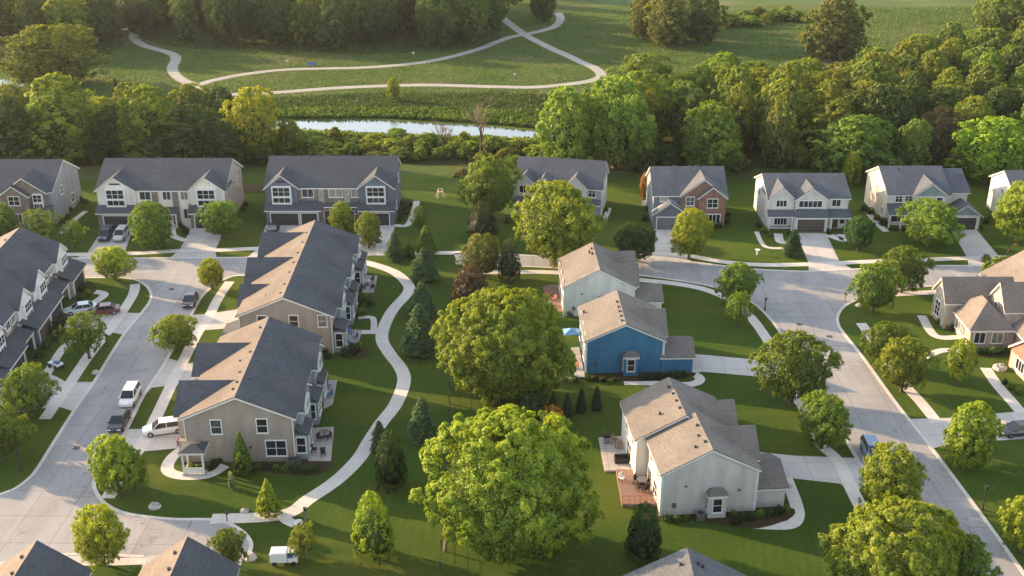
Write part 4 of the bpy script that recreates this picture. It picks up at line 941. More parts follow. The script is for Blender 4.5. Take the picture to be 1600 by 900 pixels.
for i, (x, yb) in enumerate(((864, 650), (886, 652), (908, 644), (932, 640))):
    T('spruce', x, yb, yb - 40, 23, 'dark', 'narrow dark conifer in the short row left of the blue house', 'row of narrow dark conifers', name='conifer_tree')
T('bush', 830, 655, 610, 60, 'deep', 'dark bush at the foot of the huge middle tree', cat='bush', name='garden_bush')
T('bush', 862, 668, 632, 44, 'orange', 'orange-tinged bush between the two largest trees', cat='bush', name='garden_bush')
T('bush', 640, 402, 378, 20, 'mid', 'small low bush beside the spruce near the path', cat='bush', name='garden_bush')
T('oval', 615, 158, 121, 22, 'lime', 'lone slim bright tree standing by the meadow trail')
T('conical', 184, 165, 122, 26, 'woodd', 'small dark pointed tree at the meadow edge above the left thicket')
# prominent woodland trees
for x, yb, yt, w_, c, lab in (
    (84, 134, 38, 146, 'wood', 'broad round tree alone on the far left meadow'), (105, 252, 118, 156, (.12, .16, .025), 'tall sunlit tree behind the brown townhouse row'),
    (20, 262, 150, 120, 'woodd', 'dark tree at the left edge behind the brown townhouse'), (238, 252, 134, 100, (.105, .15, .025), 'sunlit leaning tree above the cream townhouse roof'),
    (300, 256, 165, 110, 'woodd', 'dark wide tree behind the right end of the cream townhouse'), (400, 248, 136, 78, 'yellow', 'yellow-leaved tree behind the gap between townhouses'),
    (350, 262, 190, 90, 'woodd', 'dark low tree right of the wide dark one in the thicket'), (455, 246, 188, 60, 'wood', 'small green tree at the left end of the river'),
    (882, 268, 136, 92, (.11, .165, .025), 'tall bright tree at the right end of the river'), (960, 262, 120, 120, (.10, .15, .025), 'tall tree at the left end of the right-hand wood'),
    (1108, 272, 160, 100, (.10, .16, .025), 'bright rounded tree in front of the wood behind the brick house'), (1212, 262, 158, 62, 'olive', 'narrow olive tree at the front of the right wood'),
    (1335, 278, 180, 146, (.08, .14, .025), 'very broad tree at the wood edge behind the white and buff houses'), (1463, 262, 168, 70, 'brown', 'brownish thin-leaved tree at the front of the right wood'),
    (1545, 284, 182, 126, (.12, .18, .022), 'broad sunlit tree at the wood edge near the right side'), (1420, 278, 186, 50, (.09, .14, .03), 'slim tree right of the very broad tree at the wood edge'),
    (1302, 94, -4, 112, 'olive', 'large lone tree on the far meadow right of centre'), (1040, 72, -14, 90, 'olive', 'left tree of the clump at the top of the meadow'), (1092, 66, -14, 70, 'woodd', 'right tree of the clump at the top of the meadow'),
    (848, 34, -40, 48, 'woodd', 'small dark tree in the fork of the far trail'), (1000, 190, 84, 110, (.10, .14, .03), 'tree at the meadow corner beside the trail bend')):
    T('wood', x, yb, yt, w_, c, lab)

# the woods: individuals filled in between
PLACED = [(o.location.x, o.location.y) for o in COL.objects if o.type == 'EMPTY' and 'tree' in o.name]
def inside(x, y, P):
    c = False; n = len(P)
    for i in range(n):
        x0, y0 = P[i]; x1, y1 = P[(i + 1) % n]
        if (y0 > y) != (y1 > y) and x < (x1 - x0) * (y - y0) / (y1 - y0) + x0: c = not c
    return c
def fill(pts, dmin, count, kind, wr, hr, cols, label, group, name='deciduous_tree', cat='tree', seed=1):
    rn = random.Random(seed); P = [G(*q) for q in pts]
    xs = [q[0] for q in P]; ys = [q[1] for q in P]; k = 0; tries = 0; mine = []
    while k < count and tries < 9000:
        tries += 1; x = rn.uniform(min(xs), max(xs)); y = rn.uniform(min(ys), max(ys))
        if not inside(x, y, P) or any((x - a) ** 2 + (y - b_) ** 2 < dmin * dmin for a, b_ in PLACED + mine): continue
        mine.append((x, y)); k += 1
        plant(kind, name, x, y, rn.uniform(*wr), rn.uniform(*hr), rn.choice(cols), label, cat, group, rn.uniform(0, 6.28))
    return k
wc = ['wood', 'wood', 'woodd', (.095, .135, .022), (.085, .12, .03)]
n1 = fill([(900, 255), (1040, 250), (1230, 254), (1400, 258), (1650, 262), (1650, 110), (1530, 122), (1420, 140), (1340, 165), (1240, 196), (1130, 165), (1030, 190), (960, 222)], 8.0, 105, 'wood', (10, 14.5), (12, 16), wc, 'broadleaf tree packed in the wood behind the right-hand houses', 'trees of the right-hand wood', seed=2)
n2 = fill([(224, 62), (300, 74), (400, 76), (550, 82), (700, 78), (768, 64), (780, 36), (740, 8), (400, 2), (235, 8)], 7.8, 62, 'wood', (10, 14), (14, 18), ['woodd', 'wood', 'woodd', (.07, .10, .025)], 'tall dark tree in the dense wood beyond the meadow trail', 'trees of the far wood above the trail', seed=3)
n3 = fill([(-60, 88), (60, 86), (150, 84), (192, 52), (180, 12), (120, 0), (-60, 6)], 9, 26, 'wood', (11, 15), (13, 17), ['woodd', 'wood', 'woodd'], 'dark tree in the grove at the far top left', 'trees of the top left grove', seed=4)
n4 = fill([(-60, 254), (120, 250), (300, 252), (372, 246), (350, 200), (230, 196), (120, 200), (-60, 205)], 7.0, 22, 'wood', (8, 11), (8, 11), ['woodd', 'wood', 'woodd'], 'dark tree in the thicket behind the left townhouse rows', 'trees of the left thicket', seed=5)
n5 = fill([(370, 252), (450, 250), (640, 250), (720, 250), (850, 262), (850, 228), (640, 222), (460, 218), (400, 222)], 4.0, 62, 'bush', (3.5, 7.5), (1.5, 3.3), [(.13, .17, .025), (.10, .15, .025), 'wood', (.15, .175, .028)], 'leafy bush in the hedge between the river and the townhouse yards', 'bushes of the riverside hedge', name='hedge_bush', cat='bush', seed=6)
n6 = fill([(1130, 44), (1250, 36), (1250, 24), (1150, 32)], 5, 9, 'bush', (6, 9), (3.2, 4.4), [(.10, .14, .03), 'wood'], 'round bush in the row on the far field edge', 'bushes on the far field edge', name='hedge_bush', cat='bush', seed=7)
n7 = fill([(1545, 70), (1700, 90), (1700, -20), (1560, 0)], 8, 14, 'wood', (10, 14), (11, 15), ['olive', 'wood', (.10, .13, .03)], 'tree in the grove at the far top right', 'trees of the top right grove', seed=8)
n8 = fill([(790, 24), (920, 22), (930, -40), (780, -40)], 8, 7, 'wood', (9, 12), (11, 14), ['woodd'], 'dark tree at the top edge beyond the trail fork', 'trees beyond the trail fork', seed=9)
n9 = fill([(940, 268), (1300, 270), (1300, 258), (940, 256)], 5, 12, 'bush', (5, 7), (3.5, 5.5), ['woodd', 'wood', 'deep'], 'bush under the edge of the right-hand wood', 'bushes under the right-hand wood', name='hedge_bush', cat='bush', seed=10)
n10 = fill([(1300, 272), (1640, 280), (1640, 264), (1300, 260)], 6, 9, 'bush', (5, 8), (4, 6), ['woodd', 'wood', 'deep'], 'bush at the wood edge behind the buff house', 'bushes behind the buff house', name='hedge_bush', cat='bush', seed=11)
n11 = fill([(0, 258), (420, 256), (420, 248), (0, 250)], 4.5, 16, 'bush', (5, 7), (3.2, 4.6), ['woodd', 'deep'], 'dark bush at the foot of the left thicket', 'bushes under the left thicket', name='hedge_bush', cat='bush', seed=12)
n12 = fill([(975, 70), (1130, 66), (1110, 40), (1000, 48)], 6, 5, 'wood', (8, 11), (9, 13), ['olive', 'woodd'], 'tree inside the clump at the top of the meadow', 'inner trees of the meadow clump', seed=13)
print('fill', n1, n2, n3, n4, n5, n6, n7, n8, n9, n10, n11, n12)

# garden shrubs
def shrubs(lst, col, label, group, name='shrub', hf=.75):
    for x, y, wpx in lst:
        X, Y = G(x, y); w_ = wpx / pxm(Y)
        c = col if not isinstance(col, list) else random.choice(col)
        plant('shrub', name, X, Y, w_, w_ * hf * random.uniform(.85, 1.15), c, label, 'shrub', group)
sg = ['deep', 'mid', 'dark', 'deep']
shrubs([(300, 733, 15), (312, 735, 14), (324, 733, 15), (336, 726, 14), (298, 716, 10), (345, 722, 11)], sg, 'shrub in the curved bed around the corner porch of the grey townhouse', 'shrubs around the corner porch')
shrubs([(405, 733, 14), (418, 734, 15), (432, 735, 14), (446, 736, 16), (462, 737, 17), (478, 739, 18), (494, 735, 16), (398, 736, 12)], sg, 'shrub in the bed under the near grey gable wall', 'shrubs under the near grey gable')
shrubs([(1042, 814, 16), (1058, 815, 15), (1072, 812, 12), (1148, 818, 17), (1160, 812, 16), (1172, 812, 18), (1188, 807, 18), (1202, 805, 18), (1216, 803, 18), (1228, 800, 15), (1146, 808, 15)], sg, 'shrub in the bed along the pale sage house', 'shrubs along the pale sage house')
shrubs([(1004, 593, 13), (1015, 593, 13), (1026, 592, 13), (1037, 591, 14), (1048, 590, 14), (1059, 589, 14), (1069, 587, 12), (918, 594, 14), (931, 595, 12), (944, 596, 11), (960, 596, 11)], ['deep', 'dark'], 'low hedge shrub along the foot of the blue house wall', 'shrubs along the blue house')
shrubs([(130, 455, 16), (138, 463, 15), (127, 470, 14), (60, 498, 24), (75, 508, 26), (92, 518, 26), (84, 496, 24), (100, 505, 22), (86, 532, 16), (104, 532, 14), (62, 560, 20), (72, 545, 18), (60, 575, 13)], sg, 'shrub in the front gardens of the left townhouse block', 'shrubs of the left townhouse block')
shrubs([(553, 552, 22), (540, 556, 20), (562, 545, 16), (508, 552, 16), (515, 500, 10), (545, 468, 22), (558, 478, 22), (572, 470, 18), (548, 490, 20), (565, 492, 18), (580, 478, 14), (488, 632, 18), (498, 640, 18), (512, 560, 14), (486, 660, 16)], sg, 'garden shrub on the lawn side of the two grey townhouse blocks', 'shrubs behind the grey townhouse blocks')
shrubs([(628, 320, 9), (632, 328, 9), (636, 336, 9), (629, 336, 9), (642, 322, 7), (626, 345, 9)], ['dark', 'deep'], 'shrub in the bed at the right end of the slate townhouse row', 'shrubs beside the slate townhouse row')
shrubs([(110, 330, 10), (117, 320, 11), (126, 315, 11), (134, 318, 12), (99, 350, 12), (106, 342, 10), (282, 352, 9), (287, 358, 9), (290, 366, 14), (380, 330, 10), (384, 322, 9)], ['dark', 'deep'], 'dark shrub beside the left townhouse rows', 'shrubs beside the left townhouse rows')
shrubs([(1185, 355, 12), (1195, 364, 14), (1204, 370, 9), (1232, 368, 10), (1296, 366, 10), (1318, 362, 12), (1326, 356, 11), (1235, 375, 9)], sg, 'shrub before the white house with two front gables', 'shrubs of the white two-gabled house')
shrubs([(1350, 330, 14), (1359, 334, 15), (1370, 344, 14), (1380, 352, 15), (1374, 330, 12), (1392, 360, 10), (1400, 361, 9), (1412, 361, 9), (1532, 358, 11), (1541, 350, 12), (1548, 342, 12)], ['dark', 'deep', 'mid'], 'shrub beside the buff house', 'shrubs of the buff house')
shrubs([(1104, 358, 11), (1114, 357, 12), (1124, 356, 13), (1134, 350, 14), (1138, 338, 12), (1008, 345, 13), (1012, 330, 11), (1010, 360, 11)], ['deep', 'dark'], 'shrub beside the red brick house', 'shrubs of the red brick house')
shrubs([(1468, 506, 14), (1478, 512, 14), (1490, 516, 13), (1502, 519, 12), (1526, 553, 14), (1538, 553, 14), (1551, 553, 14), (1564, 552, 14), (1575, 551, 12), (1570, 600, 12), (1580, 608, 14), (1592, 616, 14)], ['mid', 'deep'], 'shrub in the beds of the pinkish stone house', 'shrubs of the stone house')
shrubs([(806, 344, 10), (820, 345, 10), (794, 348, 16), (880, 350, 9), (935, 343, 9), (947, 330, 9)], ['mid', 'olive'], 'shrub before the light blue-grey house', 'shrubs of the light blue-grey house')
shrubs([(1540, 410, 16), (1580, 406, 14), (1592, 404, 12), (1596, 434, 16)], ['mid'], 'low shrub near the lamp post at the right end of the far street', 'shrubs by the far street lamp')
shrubs([(866, 490, 12), (860, 478, 10), (890, 494, 14), (897, 488, 10), (884, 596, 12), (892, 588, 12), (900, 596, 12), (888, 575, 12)], ['deep', 'silver', 'mid'], 'shrub behind the blue and cream houses', 'shrubs behind the middle houses')
shrubs([(284, 694, 16)], 'pink', 'pink flowering shrub at the corner beside the white wagon', None, 'flowering_shrub')
X, Y = G(363, 764); plant('shrub', 'flowering_shrub', X, Y, .95, 2.1, 'silver', 'slim pale flowering shrub alone on the near lawn', 'shrub')
# grass tufts along the river and on the meadow (uncountable)
TRAILP = []
for o in COL.objects:
    if o.name.startswith('meadow_trail'): TRAILP += [((o.data.vertices[i].co.x + o.data.vertices[i + 1].co.x) / 2, (o.data.vertices[i].co.y + o.data.vertices[i + 1].co.y) / 2) for i in range(0, len(o.data.vertices) - 1, 2)]
_g = set()
for i in range(len(TRAILP) - 1):
    (x0, y0), (x1, y1) = TRAILP[i], TRAILP[i + 1]
    if math.hypot(x1 - x0, y1 - y0) > 40: continue
    for k in range(12):
        px_, py_ = x0 + (x1 - x0) * k / 12, y0 + (y1 - y0) * k / 12
        for ax in range(-5, 6):
            for ay in range(-5, 6):
                if ax * ax + ay * ay <= 16: _g.add((round(px_ * 2) + ax, round(py_ * 2) + ay))
def near(x, y): return (round(x * 2), round(y * 2)) in _g
def tufts(name, pts, n, size, hh, seed, col, keep=None):
    r = random.Random(seed); P = [G(*q) for q in pts]; xs = [q[0] for q in P]; ys = [q[1] for q in P]; c = []
    while len(c) < n:
        x = r.uniform(min(xs), max(xs)); y = r.uniform(min(ys), max(ys))
        if inside(x, y, P) and not near(x, y): c.append((x, y, r.uniform(0.05, hh)))
    c = np.array(c); rn = np.random.default_rng(seed); nr = rn.normal(size=(n, 3)); nr[:, 2] = np.abs(nr[:, 2]) * .8 + .1
    cl = np.sin(c[:, 0] * .35) * np.cos(c[:, 1] * .45 + c[:, 0] * .1) * .12
    me = quads_mesh(name, c, nr, size * rn.uniform(.6, 1.4, n), .5 + cl + rn.normal(0, .07, n) + .15 * (c[:, 2] / hh - .5))
    o = link(name, me); o.color = (*col, 1); tag(o, kind='stuff'); return o
tufts('river_reeds', [(380, 214), (470, 208), (620, 216), (760, 220), (850, 222), (850, 234), (640, 228), (460, 224), (380, 228)], 9000, .7, 1.2, 1, (.15, .19, .03))['label'] = 'tall yellow-green reeds on the near river bank'
tufts('bank_grass', [(380, 176), (520, 172), (700, 172), (860, 178), (860, 203), (745, 193), (600, 185), (456, 186), (380, 186)], 9000, .7, .9, 2, (.10, .15, .028))['label'] = 'coarse tall grass on the far river bank'
tufts('bank_weeds', [(330, 158), (560, 146), (800, 146), (900, 150), (860, 176), (620, 170), (400, 176)], 9000, .5, .35, 3, (.075, .12, .03))['label'] = 'rough meadow weeds between the trail and the river'

tufts('meadow_weeds', [(-60, 262), (-60, 100), (190, 60), (800, 20), (1600, 10), (1600, 120), (1250, 190), (900, 150), (620, 168), (380, 190), (200, 262)], 100000, .42, .22, 4, (.115, .165, .048))['label'] = 'rough uneven grass and weeds of the open meadow'
# bare trees
def bare(x, yb, yt, wpx, label, seed):
    X, Y = G(x, yb); h_ = ZY(yt, Y); w_ = wpx / pxm(Y); rn = random.Random(seed)
    r = empty('bare_tree', (X, Y, 0), 0, label, 'tree'); tk = MB(); tw = MB()
    def br(p, d, L, rad, lev):
        q = p + d * L; (tk if lev < 2 else tw).tube(p, q, rad, rad * .6, 5)
        if lev >= 5: return
        for k in range(3 if lev else 6):
            nd = (d + Vector((rn.uniform(-1, 1), rn.uniform(-1, 1), rn.uniform(-.2, .5))) * .75).normalized(); br(p.lerp(q, rn.uniform(.55, 1)), nd, L * rn.uniform(.5, .72), rad * .5, lev + 1)
    br(Vector((0, 0, 0)), Vector((.03, 0, 1)), h_ * .45, .28, 0)
    link('trunk', tk.mesh('trunk'), M_bark, r); link('twigs', tw.mesh('twigs'), M_twig, r)
bare(751, 240, 150, 60, 'bare brown tree standing before the river', 5)
bare(692, 242, 185, 40, 'smaller bare tree left of the bigger bare one at the river', 9)

# ------------------------------------------------------------------ vehicles
def paint(name, c):
    if name in MAT: return MAT[name]
    m, t, b = nodes(name); b.inputs['Base Color'].default_value = (*c, 1); b.inputs['Roughness'].default_value = .3; b.inputs['Coat Weight'].default_value = .7; b.inputs['Coat Roughness'].default_value = .08
    MAT[name] = m; return m
wm = MB(); wm.tube((-.11, 0, 0), (.11, 0, 0), .34, .34, 18); tyre_me = wm.mesh('tyre'); tyre_me.materials.append(M_tyre)
wm = MB(); wm.tube((-.125, 0, 0), (.125, 0, 0), .2, .2, 12); rim_me = wm.mesh('rim'); rim_me.materials.append(M_rim)
def car(cx, cy, dirpx, kind, pm, label, L=4.7, W=1.86):
    X, Y = G(cx, cy); a = Vector(G(*dirpx[0])); b_ = Vector(G(*dirpx[1])); d = b_ - a; rz = math.atan2(d.y, d.x) - PI / 2     # car looks along +y
    r = empty('parked_car', (X, Y, .03), rz, label, 'car')
    h1 = {'sedan': .92, 'suv': 1.08, 'wagon': .98}[kind]; top = {'sedan': 1.42, 'suv': 1.72, 'wagon': 1.6}[kind]
    # side profile of lower body: list of (y, z_low, z_high, half width)
    st = [(-L / 2, .42, h1 - .18, W * .40), (-L / 2 + .12, .3, h1 - .02, W * .46), (-L / 2 + .7, .24, h1, W * .495), (-.5, .22, h1, W * .5), (.55, .22, h1 - .02, W * .5), (L / 2 - 1.1, .24, h1 - .10, W * .49), (L / 2 - .35, .3, h1 - .2, W * .455), (L / 2, .4, h1 - .36, W * .38)]
    mb = MB(); vs = []; fs = []
    for y, z0, z1, hw in st:
        zm = z0 + (z1 - z0) * .62
        vs += [(-hw * .92, y, z0), (-hw, y, zm), (-hw * .9, y, z1), (hw * .9, y, z1), (hw, y, zm), (hw * .92, y, z0)]
    for i in range(len(st) - 1):
        for k in range(6): fs.append((i * 6 + k, i * 6 + (k + 1) % 6, (i + 1) * 6 + (k + 1) % 6, (i + 1) * 6 + k))
    fs += [tuple(range(6))[::-1], tuple((len(st) - 1) * 6 + k for k in range(6))]
    mb.add(vs, fs)
    yr, yr2, yf2, yf = {'sedan': (-L / 2 + .55, -L / 2 + 1.15, .35, 1.2), 'suv': (-L / 2 + .08, -L / 2 + .35, .55, 1.3), 'wagon': (-L / 2 + .1, -L / 2 + .5, .5, 1.3)}[kind]
    hw, ht = W * .455, W * .37
    # roof panel + pillars
    mb.add([(-ht, yr2, top - .04), (ht, yr2, top - .04), (ht, yf2, top - .02), (-ht, yf2, top - .02), (-ht, yr2 + .1, top), (ht, yr2 + .1, top), (ht, yf2 - .1, top + .01), (-ht, yf2 - .1, top + .01)],
           [(0, 1, 5, 4), (1, 2, 6, 5), (2, 3, 7, 6), (3, 0, 4, 7), (4, 5, 6, 7), (0, 3, 2, 1)])
    for sx in (-1, 1):
        for (ya, yb2) in ((yr, yr2), (yf, yf2)): mb.tube((sx * hw, ya, h1 - .05), (sx * (ht - .0), yb2, top - .03), .05, .04, 6)
        mb.tube((sx * hw, -.35, h1 - .05), (sx * ht, -.35, top - .03), .045, .035, 6)
    body = link('body', mb.recalc('body'), pm, r)
    gm_ = MB(); e = .02
    gm_.add([(-hw + e, yr, h1 - .04), (hw - e, yr, h1 - .04), (hw - e, yf, h1 - .06), (-hw + e, yf, h1 - .06), (-ht + e, yr2, top - .05), (ht - e, yr2, top - .05), (ht - e, yf2, top - .05), (-ht + e, yf2, top - .05)],
            [(0, 1, 5, 4), (1, 2, 6, 5), (2, 3, 7, 6), (3, 0, 4, 7)])
    link('window_glass', gm_.recalc('window_glass'), M_glass, r)
    for sx in (-1, 1):
        for y in (-L / 2 + .85, L / 2 - .9):
            wl = empty('wheel', (0, 0, 0), 0, '', ''); wl.parent = r; del wl['label']; del wl['category']; wl.location = (sx * (W / 2 - .1), y, .34)
            link('tyre', tyre_me, None, wl); link('rim', rim_me, None, wl)
        o = link('headlight', MB().box(-.2, .2, -.05, .06, -.07, .07).mesh('headlight'), M_lampw, r); o.location = (sx * W * .3, L / 2 - .07, h1 - .34)
        o = link('tail_light', MB().box(-.15, .15, -.05, .05, -.1, .1).mesh('tail_light'), M_lampr, r); o.location = (sx * W * .36, -L / 2 + .04, h1 - .26)
        o = link('wing_mirror', MB().box(-.1, .1, -.06, .06, -.07, .07).mesh('wing_mirror'), pm, r); o.location = (sx * (W / 2 + .06), .95, h1 + .02)
    link('number_plate', MB().box(-.25, .25, -L / 2 - .02, -L / 2 + .02, .55, .68).mesh('number_plate'), M_lampw, r)
    return r
P_w = paint('white_paint', (.8, .8, .8)); P_d = paint('charcoal_paint', (.03, .033, .04)); P_n = paint('navy_paint', (.02, .03, .07)); P_m = paint('maroon_paint', (.12, .02, .035)); P_g = paint('grey_paint', (.14, .14, .145)); P_b = paint('blue_paint', (.22, .32, .52)); P_s = paint('silver_paint', (.55, .60, .60)); P_k = paint('black_paint', (.012, .012, .015))
car(167, 372, ((178, 358), (158, 378)), 'suv', P_n, 'dark navy car, left of the two parked before the cream townhouse garage', 4.6)
car(190, 372, ((203, 356), (184, 380)), 'suv', P_s, 'white-silver car, right of the two parked before the cream townhouse garage', 4.6)
car(298, 474, ((314, 440), (292, 490)), 'sedan', P_d, 'dark car parked at the kerb near the left junction', 4.5)
car(204, 626, ((222, 595), (190, 655)), 'suv', P_w, 'white parked car on the left street, above the black car')
car(187, 664, ((205, 630), (174, 690)), 'sedan', P_k, 'black parked car on the left street, just below the white one')
car(257, 675, ((285, 670), (228, 678)), 'wagon', P_w, 'white wagon in the driveway of the nearest grey townhouse', 4.9)
car(162, 490, ((185, 487), (140, 492)), 'sedan', P_m, 'maroon car in the driveway of the left townhouse block')
car(127, 488, ((150, 484), (100, 491)), 'sedan', P_s, 'pale car half hidden between the maroon car and the garage')
car(427, 363, ((431, 350), (424, 372)), 'sedan', P_k, 'black car before the garage of the slate townhouse row', 4.2)
car(1362, 713, ((1352, 690), (1375, 735)), 'suv', P_b, 'light blue car parked on the right street behind a street tree', 4.6)
car(1590, 678, ((1645, 674), (1570, 680)), 'sedan', P_d, 'dark teal car at the right edge in the driveway')
# utility cart on the lawn
X, Y = G(446, 878); r = empty('utility_cart', (X, Y, 0), math.radians(2), 'white box-backed utility cart parked on the bottom lawn', 'cart')
link('cargo_box', MB().box(-1.6, .35, -.75, .75, .45, 1.55).box(-1.5, .25, -.65, .65, 1.55, 1.68).mesh('cargo_box'), P_w, r)
link('cab', MB().box(.4, 1.5, -.7, .7, .4, .95).box(1.35, 1.5, -.68, .68, .95, 1.2).mesh('cab'), P_w, r)
link('cab_roof', MB().box(.45, 1.45, -.7, .7, 1.72, 1.8).mesh('cab_roof'), P_s, r)
mb = MB()
for sx in (.5, 1.4):
    for sy in (-.65, .65): mb.tube((sx, sy, .9), (sx, sy, 1.73), .03, .03, 6)
link('roof_frame', mb.mesh('roof_frame'), M_metal, r); link('seat', MB().box(.5, .9, -.6, .6, .95, 1.1).box(.42, .52, -.6, .6, 1.1, 1.5).mesh('seat'), M_cush, r)
link('windscreen', MB().add([(1.42, -.62, 1.2), (1.42, .62, 1.2), (1.4, .62, 1.72), (1.4, -.62, 1.72)], [(0, 1, 2, 3)]).mesh('windscreen'), M_glass, r)
for sx in (-1.1, 1.05):
    for sy in (-.72, .72):
        o = link('wheel', MB().tube((0, -.1, 0), (0, .1, 0), .28, .28, 14).mesh('wheel'), M_tyre, r); o.location = (sx, sy, .28)
r.scale = (.86, .86, .86)
# covered scooter / toy buggy on the drive
X, Y = G(88, 574); r = empty('quad_bike', (X, Y, 0), 1.0, 'small blue and white quad bike standing on the left driveway', 'quad bike')
link('body', MB().box(-.3, .3, -.8, .8, .45, .75).box(-.5, .5, .45, .95, .5, .72).box(-.5, .5, -.95, -.4, .5, .75).recalc('body'), P_w, r); link('seat', MB().box(-.22, .22, -.6, .2, .75, .95).mesh('seat'), M_cush, r)
link('handlebar', MB().tube((-.4, .45, 1.05), (.4, .45, 1.05), .03, .03, 6).tube((0, .5, .7), (0, .45, 1.05), .04, .04, 6).mesh('handlebar'), M_dark, r)
for sx in (-.5, .5):
    for sy in (-.65, .65): o = link('wheel', MB().tube((-.12, 0, 0), (.12, 0, 0), .3, .3, 12).mesh('wheel'), M_tyre, r); o.location = (sx, sy, .3)

# ------------------------------------------------------------------ patios, furniture, small yard things
def patio(name, pts, z, mat, label):
    o = sheet(name, pts, z, mat, thick=z); del o['kind']; return tag(o, label, 'patio')
patio('patio', [(480, 670), (522, 668), (517, 721), (482, 721)], .12, M_patio, 'concrete patio at the near corner of the nearest grey townhouse')
patio('patio', [(508, 595), (527, 595), (520, 632), (505, 640)], .12, M_patio, 'narrow patio behind the middle of the nearest grey townhouse')
patio('patio', [(540, 515), (566, 517), (556, 548), (540, 548)], .12, M_patio, 'patio behind the near end of the second grey townhouse block')
patio('patio', [(562, 430), (590, 432), (584, 458), (566, 458)], .12, M_patio, 'patio behind the far end of the second grey townhouse block')
patio('patio', [(935, 686), (975, 684), (992, 737), (945, 738)], .25, M_patio, 'upper grey patio behind the pale sage house')
dk = patio('deck', [(962, 738), (1016, 738), (1030, 792), (972, 793)], .4, M_deck, 'reddish deck with a low railing behind the pale sage house')
mb = MB(); A, B_ = G(972, 791), G(1027, 790)
for k in range(7):
    u = k / 6; x = A[0] + (B_[0] - A[0]) * u; y = A[1] + (B_[1] - A[1]) * u; mb.tube((x, y, .4), (x, y, 1.3), .05, .05, 5)
mb.tube((*A, 1.3), (*B_, 1.3), .05, .05, 5); mb.tube((*A, .8), (*B_, .8), .03, .03, 5); link('railing', mb.mesh('railing'), M_redw, dk)
patio('patio', [(848, 449), (872, 444), (880, 488), (862, 488), (855, 470)], .15, M_deck, 'small reddish patio behind the pale cream house')
patio('patio', [(886, 545), (905, 543), (914, 590), (890, 592)], .12, M_patio, 'patio left of the blue house')
def chair(x, y, z, rz, mat, label, group):
    X, Y = G(x, y, z); r = empty('patio_chair', (X, Y, z), rz, label, 'chair', group)
    link('seat', MB().box(-.28, .28, -.28, .28, .38, .48).mesh('seat'), mat, r); link('backrest', MB().box(-.28, .28, .22, .3, .48, .95).mesh('backrest'), mat, r)
    for sx in (-.24, .24):
        for sy in (-.24, .24): link('leg', MB().box(sx - .025, sx + .025, sy - .025, sy + .025, 0, .38).mesh('leg'), M_dark, r)
def table(x, y, z, rad, mat, label, umb=None):
    X, Y = G(x, y, z); r = empty('patio_table', (X, Y, z), 0, label, 'table')
    link('tabletop', MB().tube((0, 0, .68), (0, 0, .73), rad, rad, 16).mesh('tabletop'), mat, r); link('leg', MB().tube((0, 0, 0), (0, 0, .68), .06, .05, 8).mesh('leg'), M_dark, r); link('base', MB().tube((0, 0, 0), (0, 0, .05), .35, .3, 12).mesh('base'), M_dark, r)
g_ = 'patio furniture chairs'
table(507, 682, .12, .55, M_wood, 'round wooden table on the near townhouse patio')
for x, y, rz in ((500, 688, 1.0), (514, 686, -1), (505, 712, .2), (491, 706, 1.4)): chair(x, y, .12, rz, M_black, 'dark chair on the near townhouse patio', 'dark chairs on the near townhouse patio')
table(574, 445, .12, .6, M_rim, 'pale round table on the far townhouse patio')
for x, y, rz in ((567, 440, 1.0), (581, 440, -1), (568, 452, 2), (582, 452, 3.6)): chair(x, y, .12, rz, M_black, 'black chair on the far townhouse patio', 'black chairs on the far townhouse patio')
for x, y, rz in ((549, 522, 1.0), (556, 530, -1), (548, 540, 2)): chair(x, y, .12, rz, M_cush, 'blue chair on the second townhouse patio', 'blue chairs on the second townhouse patio')
for x, y, rz in ((513, 606, 1.0), (516, 620, -1)): chair(x, y, .12, rz, M_cush, 'blue chair on the narrow townhouse patio', 'blue chairs on the narrow townhouse patio')
table(1003, 757, .4, .6, M_rim, 'pale round table on the reddish deck')
for x, y, rz in ((995, 753, 1.0), (1012, 755, -1), (998, 766, 2), (1009, 768, 3.6)): chair(x, y, .4, rz, M_black, 'black chair around the table on the reddish deck', 'black chairs on the reddish deck')
chair(972, 751, .4, .8, M_trim, 'white chair at the left edge of the reddish deck', None)
X, Y = G(974, 722, .25); r = empty('outdoor_sofa', (X, Y, .25), .08, 'black sofa on the upper patio of the pale sage house', 'sofa')
link('seat', MB().box(-1.0, 1.0, -.4, .4, .05, .42).mesh('seat'), M_black, r); link('backrest', MB().box(-1, 1, .3, .45, .42, .85).mesh('backrest'), M_black, r)
for sx in (-1, 1): link('armrest', MB().box(sx * .95 - .1, sx * .95 + .1, -.4, .3, .42, .62).mesh('armrest'), M_black, r)
X, Y = G(948, 692, .25); r = empty('barbecue_grill', (X, Y, .25), .3, 'black barbecue grill on the upper patio corner', 'grill')
link('lid', MB().box(-.4, .4, -.25, .25, .8, 1.1).mesh('lid'), M_black, r); link('cabinet', MB().box(-.35, .35, -.22, .22, .1, .78).mesh('cabinet'), M_metal, r); link('side_shelf', MB().box(.42, .8, -.2, .2, .78, .82).mesh('side_shelf'), M_metal, r)
for x, y, rz in ((960, 690, 1.0), (966, 700, -1)): chair(x, y, .25, rz, M_redw, 'red chair on the upper patio of the pale sage house', 'red chairs on the upper patio')
for x, y, rz in ((858, 462, 1.0), (866, 470, -1)): chair(x, y, .15, rz, M_redw, 'red chair behind the pale cream house', 'red chairs behind the pale cream house')
for x, y, rz in ((895, 560, 1.0), (900, 575, -1)): chair(x, y, .12, rz, M_redw, 'reddish chair left of the blue house', 'reddish chairs left of the blue house')
X, Y = G(892, 540); r = empty('patio_canopy', (X, Y, 0), .1, 'light blue canopy behind the blue house', 'canopy')
